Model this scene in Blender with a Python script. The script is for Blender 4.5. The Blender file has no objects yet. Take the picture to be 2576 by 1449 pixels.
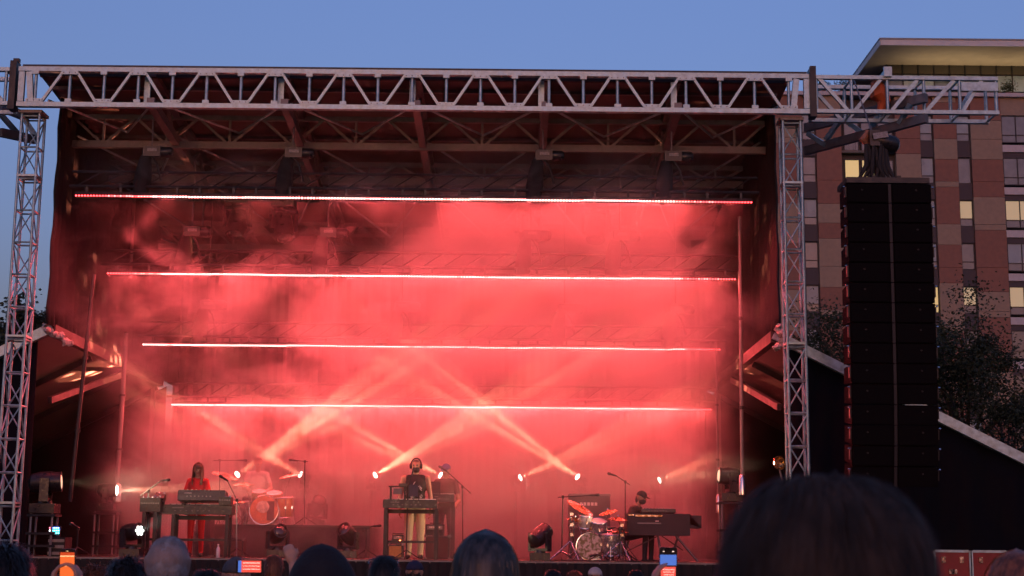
import bpy, bmesh, math, random
import numpy as np
from mathutils import Matrix, Vector, Quaternion
S = bpy.context.scene
C = S.collection
R = math.radians
random.seed(7)

# ------------------------------------------------------------------ camera, sky, sun, exposure
CAM = Vector((0.0, 0.0, 1.70))
CROT = Matrix.Rotation(R(99.9), 4, 'X') @ Matrix.Rotation(R(0.55), 4, 'Z')
cam = bpy.data.cameras.new('camera')
cam.lens, cam.sensor_width, cam.clip_start, cam.clip_end = 52.5, 36.0, 0.1, 3000.0
cam.dof.use_dof = True
cam.dof.focus_distance = 27.0
cam.dof.aperture_fstop = 8.5
cam_ob = bpy.data.objects.new('camera', cam)
C.objects.link(cam_ob)
cam_ob.matrix_world = Matrix.Translation(CAM) @ CROT
S.camera = cam_ob

SUN_EL, SUN_ROT = 1.5, 185.0
world = bpy.data.worlds.new('World')
S.world = world
world.use_nodes = True
wn = world.node_tree
sky = wn.nodes.new('ShaderNodeTexSky')
sky.sky_type = 'NISHITA'
sky.sun_disc = False
sky.sun_elevation, sky.sun_rotation = R(SUN_EL), R(SUN_ROT)
sky.air_density, sky.dust_density, sky.ozone_density = 1.0, 6.0, 3.4
tint = wn.nodes.new('ShaderNodeMix')
tint.data_type, tint.blend_type = 'RGBA', 'MULTIPLY'
tint.inputs[0].default_value = 1.0
tint.inputs[7].default_value = (1.95, 1.0, 0.97, 1)
wn.links.new(sky.outputs[0], tint.inputs[6])
wn.links.new(tint.outputs[2], wn.nodes['Background'].inputs[0])
wn.nodes['Background'].inputs[1].default_value = 0.15

sun = bpy.data.lights.new('sun', 'SUN')
sun.energy, sun.angle, sun.color = 0.02, R(10), (1.0, 0.8, 0.62)
sun_ob = bpy.data.objects.new('sun', sun)
C.objects.link(sun_ob)
_a, _e = R(SUN_ROT), R(SUN_EL)
sun_dir = Vector((math.sin(_a) * math.cos(_e), math.cos(_a) * math.cos(_e), math.sin(_e)))
sun_ob.rotation_euler = sun_dir.to_track_quat('Z', 'Y').to_euler()
sun_ob.location = (0, -20, 40)

S.view_settings.view_transform = 'Standard'
S.view_settings.look = 'None'
S.view_settings.gamma = 1.0
S.view_settings.exposure = 2.3
cy = S.cycles
cy.max_bounces, cy.diffuse_bounces, cy.glossy_bounces, cy.volume_bounces = 4, 2, 2, 0
cy.transparent_max_bounces, cy.transmission_bounces = 8, 3
cy.caustics_reflective = cy.caustics_refractive = False
cy.sample_clamp_indirect = 2.0
cy.volume_max_steps = 96
cy.use_denoising = True
cy.use_adaptive_sampling = True
cy.adaptive_threshold = 0.03

LK = 0.62                         # stage lamps, relative to the exposure
FPX = 52.5 / 36.0 * 2576.0
R3 = CROT.to_3x3()


def P(px, py, Y):
    """the point at depth Y (metres in front of the camera) that stands at px, py of a 2576 x 1449 frame"""
    d = R3 @ Vector(((px - 1288.0) / FPX, -(py - 724.5) / FPX, -1.0))
    return CAM + d * (Y / d.y)


def XZ(px, py, Y):
    p = P(px, py, Y)
    return p.x, p.z


# ------------------------------------------------------------------ materials
def mat(name, col, rough=0.6, metal=0.0, var=0.0, scale=6.0, bump=0.0, bscale=40.0, emit=None, estr=0.0, spec=0.5, coat=0.0):
    m = bpy.data.materials.new(name)
    m.use_nodes = True
    n = m.node_tree
    b = n.nodes['Principled BSDF']
    b.inputs['Base Color'].default_value = (*col, 1)
    b.inputs['Roughness'].default_value = rough
    b.inputs['Metallic'].default_value = metal
    b.inputs['Specular IOR Level'].default_value = spec
    b.inputs['Coat Weight'].default_value = coat
    if var or bump:
        tc = n.nodes.new('ShaderNodeTexCoord')
    if var:
        nz = n.nodes.new('ShaderNodeTexNoise')
        nz.inputs['Scale'].default_value = scale
        nz.inputs['Detail'].default_value = 5
        n.links.new(tc.outputs['Object'], nz.inputs['Vector'])
        mr = n.nodes.new('ShaderNodeMapRange')
        mr.inputs[1].default_value, mr.inputs[2].default_value = 0.3, 0.7
        mr.inputs[3].default_value, mr.inputs[4].default_value = 1 - var, 1 + var
        n.links.new(nz.outputs[0], mr.inputs[0])
        mx = n.nodes.new('ShaderNodeMix')
        mx.data_type, mx.blend_type = 'RGBA', 'MULTIPLY'
        mx.inputs[0].default_value = 1.0
        mx.inputs[6].default_value = (*col, 1)
        n.links.new(mr.outputs[0], mx.inputs[7])
        n.links.new(mx.outputs[2], b.inputs['Base Color'])
        mr2 = n.nodes.new('ShaderNodeMapRange')
        mr2.inputs[1].default_value, mr2.inputs[2].default_value = 0.3, 0.7
        mr2.inputs[3].default_value, mr2.inputs[4].default_value = max(0.02, rough - 0.12), min(1, rough + 0.12)
        n.links.new(nz.outputs[0], mr2.inputs[0])
        n.links.new(mr2.outputs[0], b.inputs['Roughness'])
    if bump:
        n2 = n.nodes.new('ShaderNodeTexNoise')
        n2.inputs['Scale'].default_value = bscale
        n2.inputs['Detail'].default_value = 4
        n.links.new(tc.outputs['Object'], n2.inputs['Vector'])
        bp = n.nodes.new('ShaderNodeBump')
        bp.inputs['Strength'].default_value = bump
        bp.inputs['Distance'].default_value = 0.02
        n.links.new(n2.outputs[0], bp.inputs['Height'])
        n.links.new(bp.outputs[0], b.inputs['Normal'])
    if emit:
        b.inputs['Emission Color'].default_value = (*emit, 1)
        b.inputs['Emission Strength'].default_value = estr * LK
        m.cycles.emission_sampling = 'NONE'
    return m


ALU = mat('aluminium', (0.33, 0.47, 0.50), 0.42, 0.7, 0.32, 9, 0.15, 60)
ALU2 = mat('dull_aluminium', (0.19, 0.18, 0.178), 0.5, 0.55, 0.25, 7, 0.15, 50)
STEEL = mat('steel_pipe', (0.22, 0.21, 0.21), 0.5, 0.5, 0.15, 12)
CHROME = mat('chrome', (0.75, 0.75, 0.76), 0.15, 1.0, 0.1, 20)
BLACK = mat('black_paint', (0.012, 0.012, 0.013), 0.45, 0, 0.25, 12)
BLACKM = mat('matte_black', (0.016, 0.015, 0.016), 0.75, 0, 0.3, 9, 0.2, 40)
PLASTIC = mat('black_plastic', (0.014, 0.014, 0.016), 0.35, 0, 0.2, 20)
WINGM = mat('weathered_beam', (0.045, 0.04, 0.038), 0.6, 0.2, 0.3, 7)
CLOTH = mat('black_drape', (0.014, 0.012, 0.012), 0.85, 0, 0.35, 2.5, 0.3, 25)
TARP = mat('roof_tarp', (0.10, 0.085, 0.08), 0.75, 0, 0.25, 1.2, 0.3, 8)
NAVY = mat('navy_tarp', (0.0035, 0.004, 0.0075), 0.9, 0, 0.3, 1.5, 0.2, 10, spec=0.15)
DECK = mat('stage_deck_black', (0.022, 0.02, 0.02), 0.42, 0, 0.35, 3, 0.2, 30)
ASPH = mat('asphalt', (0.045, 0.045, 0.047), 0.9, 0, 0.3, 2, 0.5, 60)
LENSW = mat('lit_led_lens', (0.8, 0.5, 0.5), 0.3, emit=(1.0, 0.24, 0.22), estr=7.5)
LENSM = mat('lit_led_lens_pink', (0.8, 0.3, 0.3), 0.3, emit=(1.0, 0.09, 0.085), estr=6)
LENSR = mat('lit_led_lens_red', (0.8, 0.1, 0.1), 0.3, emit=(1.0, 0.04, 0.045), estr=4)
LAMPW = mat('lit_beam_lens', (1, 0.9, 0.8), 0.3, emit=(1.0, 0.8, 0.62), estr=9.0)
LAMPC = mat('lit_cool_lens', (1, 1, 1), 0.3, emit=(0.9, 1.0, 0.92), estr=1.2)
LAMPD = mat('dim_lens', (0.5, 0.4, 0.3), 0.15, emit=(1.0, 0.65, 0.4), estr=0.35)
GLASSD = mat('dark_lens', (0.02, 0.02, 0.02), 0.08, 0, spec=0.8)
ORANGE = mat('orange_strap', (0.55, 0.12, 0.03), 0.6)
LABELM = mat('silver_label', (0.22, 0.22, 0.22), 0.5, 0.2, 0.4, 40)
RED_CASE = mat('red_laminate', (0.22, 0.012, 0.016), 0.4, 0, 0.15, 8)
BRONZE = mat('cymbal_bronze', (0.42, 0.25, 0.10), 0.28, 1.0, 0.15, 30)


# ------------------------------------------------------------------ mesh helpers
class MB:
    def __init__(s):
        s.v, s.f, s.m = [], [], []

    def add(s, verts, faces, mi=0):
        o = len(s.v)
        s.v += [tuple(v) for v in verts]
        s.f += [tuple(i + o for i in f) for f in faces]
        s.m += [mi] * len(faces)
        return s

    def box(s, lo, hi, mi=0):
        (x0, y0, z0), (x1, y1, z1) = lo, hi
        return s.add([(x, y, z) for x in (x0, x1) for y in (y0, y1) for z in (z0, z1)],
                     [(0, 1, 3, 2), (4, 6, 7, 5), (0, 4, 5, 1), (2, 3, 7, 6), (0, 2, 6, 4), (1, 5, 7, 3)], mi)

    def cbox(s, c, size, mi=0, rot=None):
        c = Vector(c)
        h = Vector(size) / 2
        vs = []
        for sx in (-1, 1):
            for sy in (-1, 1):
                for sz in (-1, 1):
                    q = Vector((h.x * sx, h.y * sy, h.z * sz))
                    if rot is not None:
                        q = rot @ q
                    vs.append(c + q)
        return s.add(vs, [(0, 1, 3, 2), (4, 6, 7, 5), (0, 4, 5, 1), (2, 3, 7, 6), (0, 2, 6, 4), (1, 5, 7, 3)], mi)

    def bar(s, p0, p1, w, h, mi=0, up=(0, 0, 1)):
        """rectangular bar from p0 to p1; w across, h along up"""
        p0, p1 = Vector(p0), Vector(p1)
        d = (p1 - p0).normalized()
        u = Vector(up)
        if abs(d.dot(u)) > 0.98:
            u = Vector((0, 1, 0))
        a = d.cross(u).normalized()
        b = a.cross(d).normalized()
        vs = [p + a * (w / 2 * i) + b * (h / 2 * j) for p in (p0, p1) for i in (-1, 1) for j in (-1, 1)]
        return s.add(vs, [(0, 1, 3, 2), (4, 6, 7, 5), (0, 4, 5, 1), (2, 3, 7, 6), (0, 2, 6, 4), (1, 5, 7, 3)], mi)

    def path(s, pts, rad, n=8, mi=0, caps=True):
        pts = [Vector(p) for p in pts]
        if not isinstance(rad, (list, tuple)):
            rad = [rad] * len(pts)
        rings = []
        t0 = (pts[1] - pts[0]).normalized()
        a = t0.orthogonal().normalized()
        for i, p in enumerate(pts):
            t = (pts[min(i + 1, len(pts) - 1)] - pts[max(i - 1, 0)]).normalized()
            a = (a - t * a.dot(t)).normalized()
            b = t.cross(a)
            rings.append([p + (a * math.cos(2 * math.pi * k / n) + b * math.sin(2 * math.pi * k / n)) * rad[i] for k in range(n)])
        fs = []
        for i in range(len(rings) - 1):
            for k in range(n):
                fs.append((i * n + k, i * n + (k + 1) % n, (i + 1) * n + (k + 1) % n, (i + 1) * n + k))
        if caps:
            fs.append(tuple(range(n - 1, -1, -1)))
            fs.append(tuple((len(rings) - 1) * n + k for k in range(n)))
        return s.add([v for r in rings for v in r], fs, mi)

    def tube(s, p0, p1, r, n=8, mi=0, r1=None):
        return s.path([p0, p1], [r, r if r1 is None else r1], n, mi)

    def lathe(s, prof, c=(0, 0, 0), axis=(0, 0, 1), n=16, mi=0, up=None):
        """prof: (radius, height) pairs along the axis"""
        q = Vector(axis).normalized().to_track_quat('Z', 'Y').to_matrix()
        c = Vector(c)
        vs, fs = [], []
        for r, h in prof:
            for k in range(n):
                t = 2 * math.pi * k / n
                vs.append(c + q @ Vector((r * math.cos(t), r * math.sin(t), h)))
        for i in range(len(prof) - 1):
            for k in range(n):
                fs.append((i * n + k, i * n + (k + 1) % n, (i + 1) * n + (k + 1) % n, (i + 1) * n + k))
        fs.append(tuple(range(n - 1, -1, -1)))
        fs.append(tuple((len(prof) - 1) * n + k for k in range(n)))
        return s.add(vs, fs, mi)

    def ell(s, c, r, n=12, m=8, mi=0, rot=None, disp=None):
        c = Vector(c)
        vs, fs = [], []
        for i in range(m + 1):
            ph = math.pi * i / m
            for k in range(n):
                t = 2 * math.pi * k / n
                u = Vector((math.sin(ph) * math.cos(t), math.sin(ph) * math.sin(t), math.cos(ph)))
                q = Vector((u.x * r[0], u.y * r[1], u.z * r[2]))
                if disp:
                    q = q * disp(u)
                if rot is not None:
                    q = rot @ q
                vs.append(c + q)
        for i in range(m):
            for k in range(n):
                fs.append((i * n + k, (i + 1) * n + k, (i + 1) * n + (k + 1) % n, i * n + (k + 1) % n))
        return s.add(vs, fs, mi)

    def prism(s, poly, d, mi=0):
        """poly: points of a planar outline; d: extrusion vector"""
        n = len(poly)
        d = Vector(d)
        vs = [Vector(p) for p in poly] + [Vector(p) + d for p in poly]
        fs = [tuple(range(n)), tuple(range(2 * n - 1, n - 1, -1))]
        fs += [(i, i + n, (i + 1) % n + n, (i + 1) % n) for i in range(n)]
        return s.add(vs, fs, mi)

    def build(s, name, m, parent=None, smooth=False, fix=True):
        me = bpy.data.meshes.new(name)
        off = Vector((0, 0, 0))
        p = parent
        while p is not None:
            off += p.location
            p = p.parent
        me.from_pydata([(v[0] - off.x, v[1] - off.y, v[2] - off.z) for v in s.v], [], s.f)
        for x in (m if isinstance(m, (list, tuple)) else [m]):
            me.materials.append(x)
        me.polygons.foreach_set('material_index', s.m)
        if fix:
            bm = bmesh.new()
            bm.from_mesh(me)
            bmesh.ops.remove_doubles(bm, verts=bm.verts, dist=1e-6)
            bmesh.ops.recalc_face_normals(bm, faces=bm.faces)
            bm.to_mesh(me)
            bm.free()
        if smooth:
            me.polygons.foreach_set('use_smooth', [True] * len(me.polygons))
            try:
                me.set_sharp_from_angle(angle=R(40))
            except Exception:
                pass
        o = bpy.data.objects.new(name, me)
        C.objects.link(o)
        o.parent = parent
        return o


def tag(o, label, cat, group=None, kind=None):
    if label:
        o['label'] = label
    if cat:
        o['category'] = cat
    if group:
        o['group'] = group
    if kind:
        o['kind'] = kind
    return o


def thing(name, label, cat, loc, group=None):
    o = bpy.data.objects.new(name, None)
    o.empty_display_size = 0.2
    C.objects.link(o)
    o.location = loc
    return tag(o, label, cat, group)


def structure(o):
    o['kind'] = 'structure'
    return o


def share(src, name, parent, loc):
    o = bpy.data.objects.new(name, src.data)
    C.objects.link(o)
    o.parent = parent
    off = Vector((0, 0, 0))
    p = parent
    while p is not None:
        off += p.location
        p = p.parent
    o.location = Vector(loc) - off
    return o

# ------------------------------------------------------------------ ground and stage structure
CX = -1.745                       # stage centre line
XL, XR = -8.15, 4.66              # side drapes
DZ = 1.5                          # deck height
YF, YB = 25.2, 36.4               # stage front and back

structure(MB().add([(-400, -60, 0), (400, -60, 0), (400, 900, 0), (-400, 900, 0)], [(0, 1, 2, 3)]).build('ground', ASPH))

st = structure(MB().box((XL - 0.55, YF, DZ - 0.22), (XR + 0.55, YB, DZ - 0.012)).build('stage_floor', BLACKM))
for i in range(12):                # deck sheets
    for j in range(5):
        w = (XR - XL + 1.06) / 12
        d = (YB - YF) / 5
        MB().box((XL - 0.53 + i * w + 0.006, YF + 0.01 + j * d, DZ - 0.012), (XL - 0.53 + (i + 1) * w - 0.006, YF + (j + 1) * d - 0.006, DZ)).build('deck_panel', DECK, st)
sk = thing('stage_skirt', 'black cloth skirt hanging from the front edge of the stage', 'stage skirt', (CX, YF - 0.03, 0))
m = MB()
N = 260
for i in range(N):
    x0, x1 = XL - 0.5 + (XR - XL + 1.0) * i / N, XL - 0.5 + (XR - XL + 1.0) * (i + 1) / N
    y0, y1 = [YF - 0.05 - 0.025 * math.sin(k * 1.9) for k in (i, i + 1)]
    m.add([(x0, y0, 0.02), (x1, y1, 0.02), (x1, y1, DZ - 0.03), (x0, y0, DZ - 0.03)], [(0, 1, 2, 3)])
m.build('cloth', CLOTH, sk, True)
MB().box((XL - 0.5, YF - 0.03, DZ - 0.05), (XR + 0.5, YF - 0.004, DZ - 0.004)).build('edge_rail', ALU2, sk)

# ---- roof: tarp over rafters and cross trusses
def ztop(Y):
    return 9.80 - 0.072 * (Y - 24.4)


roof = thing('stage_roof', 'dark tarp stage roof carried on aluminium rafters and cross trusses', 'stage roof', (CX, 30, 9.0))
m = MB()
nx, ny = 40, 20
for j in range(ny + 1):
    for i in range(nx + 1):
        x = XL - 0.15 + (XR - XL + 0.3) * i / nx
        Y = 24.75 + (YB - 24.75) * j / ny
        m.v.append((x, Y, ztop(Y) + 0.02 + 0.02 * math.sin(x * 2.85) * math.sin(Y * 1.3)))
for j in range(ny):
    for i in range(nx):
        a = j * (nx + 1) + i
        m.f.append((a, a + 1, a + nx + 2, a + nx + 1))
        m.m.append(0)
m.build('tarp', TARP, roof, True)
RAFX = [XZ(px, 276, 24.5)[0] for px in (373, 712, 1046, 1372, 1708)]
for x in RAFX:
    z0, z1 = ztop(24.6), ztop(YB)
    rf = MB().bar((x, 24.62, z0 - 0.62), (x, YB, z1 - 0.56), 0.13, 0.16).build('rafter_chord', ALU2, roof)
    MB().bar((x, 24.62, z0 - 0.1), (x, YB, z1 - 0.1), 0.13, 0.11).build('rafter_chord', ALU2, roof)
    k = 0
    Y = 24.9
    while Y < YB - 0.8:
        a = (x, Y, ztop(Y) - (0.14 if k % 2 else 0.56))
        b = (x, Y + 0.75, ztop(Y + 0.75) - (0.56 if k % 2 else 0.14))
        MB().bar(a, b, 0.05, 0.05).build('web_bar', ALU2, roof)
        Y += 0.75
        k += 1
    MB().cbox((x - 0.07, 24.66, 9.36), (0.1, 0.06, 0.5)).build('hanger_bracket', ALU, roof)
for Y, hgt in ((26.7, 0.52), (29.3, 0.34), (33.6, 0.55), (36.0, 0.45)):
    zt = ztop(Y) - 0.14
    zb = zt - hgt
    MB().bar((XL, Y, zt), (XR, Y, zt), 0.09, 0.09).build('cross_chord', ALU2, roof)
    MB().bar((XL, Y, zb), (XR, Y, zb), 0.10, 0.13).build('cross_chord', ALU2, roof)
    n = 22
    for i in range(n):
        xa, xb = XL + (XR - XL) * i / n, XL + (XR - XL) * (i + 1) / n
        za, zc = (zb, zt) if i % 2 else (zt, zb)
        MB().bar((xa, Y, za), (xb, Y, zc), 0.045, 0.045).build('web_bar', ALU2, roof)
        if i % 2 == 0:
            MB().bar((xb, Y, zb), (xb, Y, zt), 0.04, 0.04).build('web_bar', ALU2, roof)
edges = [XL + 0.1] + RAFX + [XR - 0.1]
for (Ya, Yb) in ((24.9, 26.7), (26.7, 29.3), (29.3, 33.6), (33.6, 36.0)):
    for i in range(len(edges) - 1):
        xm = (edges[i] + edges[i + 1]) / 2
        for xe in (edges[i], edges[i + 1]):
            if random.random() < 0.85:
                MB().tube((xe, Ya, ztop(Ya) - 0.5), (xm, Yb, ztop(Yb) - 0.42), 0.022, 6).build('brace_rod', ALU, roof)
for Y in (25.5, 28.0, 30.7, 32.1, 34.8):
    MB().bar((XL, Y, ztop(Y) - 0.05), (XR, Y, ztop(Y) - 0.05), 0.07, 0.06).build('purlin', ALU2, roof)
MB().box((XL, 24.66, 9.62), (XR, 24.74, 9.80)).build('front_rail', BLACKM, roof)


def truss_panel(root, xs, Y, zt, zb, first_top, depth=0.0, ch=0.11):
    """posts at xs, diagonals in between rising to every second post, gussets at the nodes"""
    for k, x in enumerate(xs):
        MB().tube((x, Y, zb + ch / 2 - 0.01), (x, Y, zt - ch / 2 + 0.01), 0.028, 10).build('post', ALU, root, True)
        top = (k % 2 == 0) == first_top
        gw, zg = (0.29, zt - ch / 2 - 0.025) if top else (0.28, zb + ch / 2 + 0.025)
        MB().cbox((x, Y - 0.05, zg), (gw, 0.03, 0.06)).build('gusset_plate', ALU, root)
        MB().cbox((x, Y - 0.05, zb + zt - zg), (0.11, 0.03, 0.06)).build('gusset_plate', ALU, root)
        for sx in (-0.1, 0.0, 0.1):
            MB().lathe([(0.011, 0), (0.009, 0.012)], (x + sx, Y - 0.065, zg), (0, -1, 0), 6).build('bolt', ALU2, root)
        if k < len(xs) - 1:
            xn = xs[k + 1]
            s = 0.13 * (1 if xn > x else -1)
            zu, zl = zt - ch / 2 - 0.02, zb + ch / 2 + 0.02
            a, b = ((x + s, Y - 0.02, zu), (xn - s, Y - 0.02, zl)) if top else ((x + s, Y - 0.02, zl), (xn - s, Y - 0.02, zu))
            MB().bar(a, b, 0.045, 0.05, up=(0, 1, 0)).build('diagonal', ALU, root)


ZT, ZB = 9.66, 9.04
ft = thing('front_truss', 'long silver aluminium truss across the top front of the stage', 'truss', (CX, 24.45, ZB))
MB().box((-8.42, 24.37, ZT - 0.04), (5.02, 24.49, ZT + 0.04)).build('top_chord', ALU, ft)
MB().box((-8.42, 24.37, ZB - 0.04), (5.02, 24.49, ZB + 0.04)).build('bottom_chord', ALU, ft)
MB().box((-8.36, 24.39, ZT + 0.043), (4.98, 24.50, ZT + 0.08)).build('keder_rail', BLACK, ft)
truss_panel(ft, [-8.13 + 0.5818 * k for k in range(23)], 24.43, ZT, ZB, False, ch=0.08)
for x0, x1 in ((-8.36, -8.36), (-8.24, -8.19), (4.80, 4.74), (4.97, 4.97)):
    MB().bar((x0, 24.41, ZT - 0.05), (x1, 24.41, ZB + 0.05), 0.10, 0.07, up=(0, 1, 0)).build('end_post', ALU, ft)
for x in (-8.50, 5.07):
    MB().box((x - 0.055, 24.33, ZB - 0.10), (x + 0.055, 24.55, ZT + 0.13)).build('end_plate', BLACK, ft)
    MB().box((x - 0.03, 24.40, ZT + 0.13), (x + 0.07, 24.48, ZT + 0.19)).build('latch', BLACK, ft)


def tower(name, label, x, Y, z0, z1, w=0.30, gap=0.52, base=True):
    t = thing(name, label, 'truss tower', (x, Y, z0))
    h = w / 2
    cs = [(x - h, Y - h), (x + h, Y - h), (x + h, Y + h), (x - h, Y + h)]
    for a, b in cs:
        MB().tube((a, b, z0), (a, b, z1), 0.024, 10).build('chord', ALU, t, True)
    n = int((z1 - z0 - 0.1) / gap)
    g = (z1 - z0 - 0.1) / n
    for k in range(n + 1):
        z = z0 + 0.05 + k * g
        for i in range(4):
            a, b = cs[i], cs[(i + 1) % 4]
            MB().tube((*a, z), (*b, z), 0.016, 6).build('rung', ALU, t, True)
            if k < n:
                if (k + i) % 2:
                    a, b = b, a
                MB().tube((*a, z + 0.02), (*b, z + g - 0.02), 0.013, 6).build('lacing', ALU, t, True)
        if k % 5 == 4 and k < n:
            MB().box((x - h - 0.02, Y - h - 0.02, z + 0.04), (x + h + 0.02, Y + h + 0.02, z + 0.075)).build('joint_plate', ALU, t)
    if base:
        MB().box((x - 0.45, Y - 0.45, z0 - 0.06), (x + 0.45, Y + 0.45, z0)).build('base_plate', ALU2, t)
    MB().cbox((x, Y, z1 + 0.02), (w + 0.1, w + 0.1, 0.05)).build('head_plate', ALU2, t)
    return t


tower('truss_tower', 'silver lattice tower at the left end of the front truss', -8.22, 24.7, 0.06, 8.93)
tower('truss_tower', 'silver lattice tower between the stage drape and the speaker column', 4.73, 24.7, 0.06, 8.93)


def arm(name, label, x0, x1, posts, diags, extra=None):
    a = thing(name, label, 'truss', ((x0 + x1) / 2, 24.5, ZB))
    for Y in (24.38, 24.92):
        MB().box((min(x0, x1), Y - 0.045, ZT - 0.055), (max(x0, x1), Y + 0.045, ZT + 0.01)).build('top_chord', ALU, a)
        MB().box((min(x0, x1), Y - 0.045, ZB - 0.032), (max(x0, x1), Y + 0.045, ZB + 0.032)).build('bottom_chord', ALU, a)
        for x in posts:
            MB().tube((x, Y, ZB + 0.03), (x, Y, ZT - 0.05), 0.028, 10).build('post', ALU, a, True)
        for xa, xb in diags:
            MB().bar((xa, Y, ZT - 0.05), (xb, Y, ZB + 0.03), 0.06, 0.05, up=(0, 1, 0)).build('diagonal', ALU, a)
    for x in posts:
        MB().tube((x, 24.38, ZB), (x, 24.92, ZB), 0.022, 6).build('spreader', ALU, a, True)
        MB().tube((x, 24.38, ZT - 0.04), (x, 24.92, ZT - 0.04), 0.022, 6).build('spreader', ALU, a, True)
    return a


def ax(px):
    return XZ(px, 235, 24.38)[0]


ra = arm('cantilever_truss', 'silver cantilever truss carrying the hanging speaker column', ax(2049), ax(2510),
         [ax(q) for q in (2054, 2142, 2232, 2324, 2414, 2505)],
         [(ax(2062), ax(2130)), (ax(2216), ax(2150)), (ax(2308), ax(2242)), (ax(2400), ax(2330)), (ax(2470), ax(2420))])
MB().box((ax(2416), 24.31, ZT - 0.25), (ax(2508), 24.33, ZT - 0.10)).build('end_plate', ALU, ra)
MB().box((ax(2222), 24.28, ZT - 0.02), (ax(2242), 24.33, ZT + 0.15)).build('hook_plate', ALU, ra)
MB().box((ax(2226), 24.33, ZT + 0.01), (ax(2238), 24.80, ZT + 0.12)).build('hook_plate', ALU, ra)
MB().path([P(2205, 205, 24.6), P(2212, 240, 24.6), P(2225, 255, 24.6), P(2215, 280, 24.6)], [0.10, 0.17, 0.12, 0.06], 8).build('webbing_wrap', ORANGE, ra, True)
arm('cantilever_truss', 'silver truss stub running out of the picture beyond the tower', -8.56, -10.6, [-8.62, -9.2, -9.8, -10.4], [(-9.2, -8.66), (-9.25, -9.75), (-10.35, -9.85)])


def outrigger(label, pts):
    t = thing('outrigger_truss', label, 'truss', pts[0][0])
    for a, b in pts[:2]:
        MB().bar(a, b, 0.10, 0.15).build('chord', ALU2, t)
    for a, b in pts[2:]:
        MB().bar(a, b, 0.07, 0.08).build('diagonal', ALU, t)


outrigger('angled silver outrigger truss below the cantilever beside the tower',
          [(P(2026, 322, 26.2), P(2330, 246, 24.2)), (P(2026, 380, 26.2), P(2331, 297, 24.2)),
           (P(2120, 300, 25.6), P(2166, 332, 25.4)), (P(2110, 306, 25.6), P(2078, 352, 25.8)), (P(2212, 284, 25.0), P(2192, 322, 25.1)), (P(2032, 336, 26.1), P(2078, 366, 25.8)), (P(2290, 262, 24.4), P(2262, 312, 24.6))])
outrigger('angled outrigger truss cut off at the edge beside the sky',
          [(P(0, 268, 25.6), P(60, 292, 26.2)), (P(0, 333, 25.4), P(90, 352, 26.2)),
           (P(2, 288, 25.5), P(48, 340, 25.9)), (P(60, 298, 26.1), P(92, 345, 26.2)), (P(-40, 330, 25.2), P(-2, 275, 25.5))])


# ---- drapes
def drape(name, label, x, y0, y1, z0, z1, nfold=46, amp=0.045, wav=0.0, along='y'):
    m = MB()
    nh = 14
    n = nfold * 4
    for j in range(nh + 1):
        z = z0 + (z1 - z0) * j / nh
        for i in range(n + 1):
            t = i / n
            f = amp * math.sin(i * math.pi / 2 + 0.4 * math.sin(i * 0.37)) * (1 - 0.4 * j / nh)
            e = wav * (1 - t) * (0.5 + 0.5 * math.sin(j * 1.7)) if t < 0.08 else 0
            u = y0 + (y1 - y0) * t
            m.v.append((x + f, u - e, z) if along == 'y' else (u, x + f, z))
    for j in range(nh):
        for i in range(n):
            a = j * (n + 1) + i
            m.f.append((a, a + 1, a + n + 2, a + n + 1))
            m.m.append(0)
    o = m.build(name, CLOTH, None, True)
    s = o.modifiers.new('thickness', 'SOLIDIFY')
    s.thickness = 0.015
    return tag(o, label, 'stage drape')


drape('stage_drape', 'black side drape hanging behind the tower with sky beside it', XL, 25.9, 36.3, 5.5, 9.62, 40, 0.05, 0.1)
drape('stage_drape', 'black side drape between the stage and the brick building', XR, 25.9, 36.3, 5.5, 9.62, 40, 0.05, 0.1)
drape('stage_backdrop', 'black backdrop closing off the rear of the stage', YB - 0.1, XL - 0.1, XR + 0.1, DZ, 9.1, 60, 0.06, 0, 'x')


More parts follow.
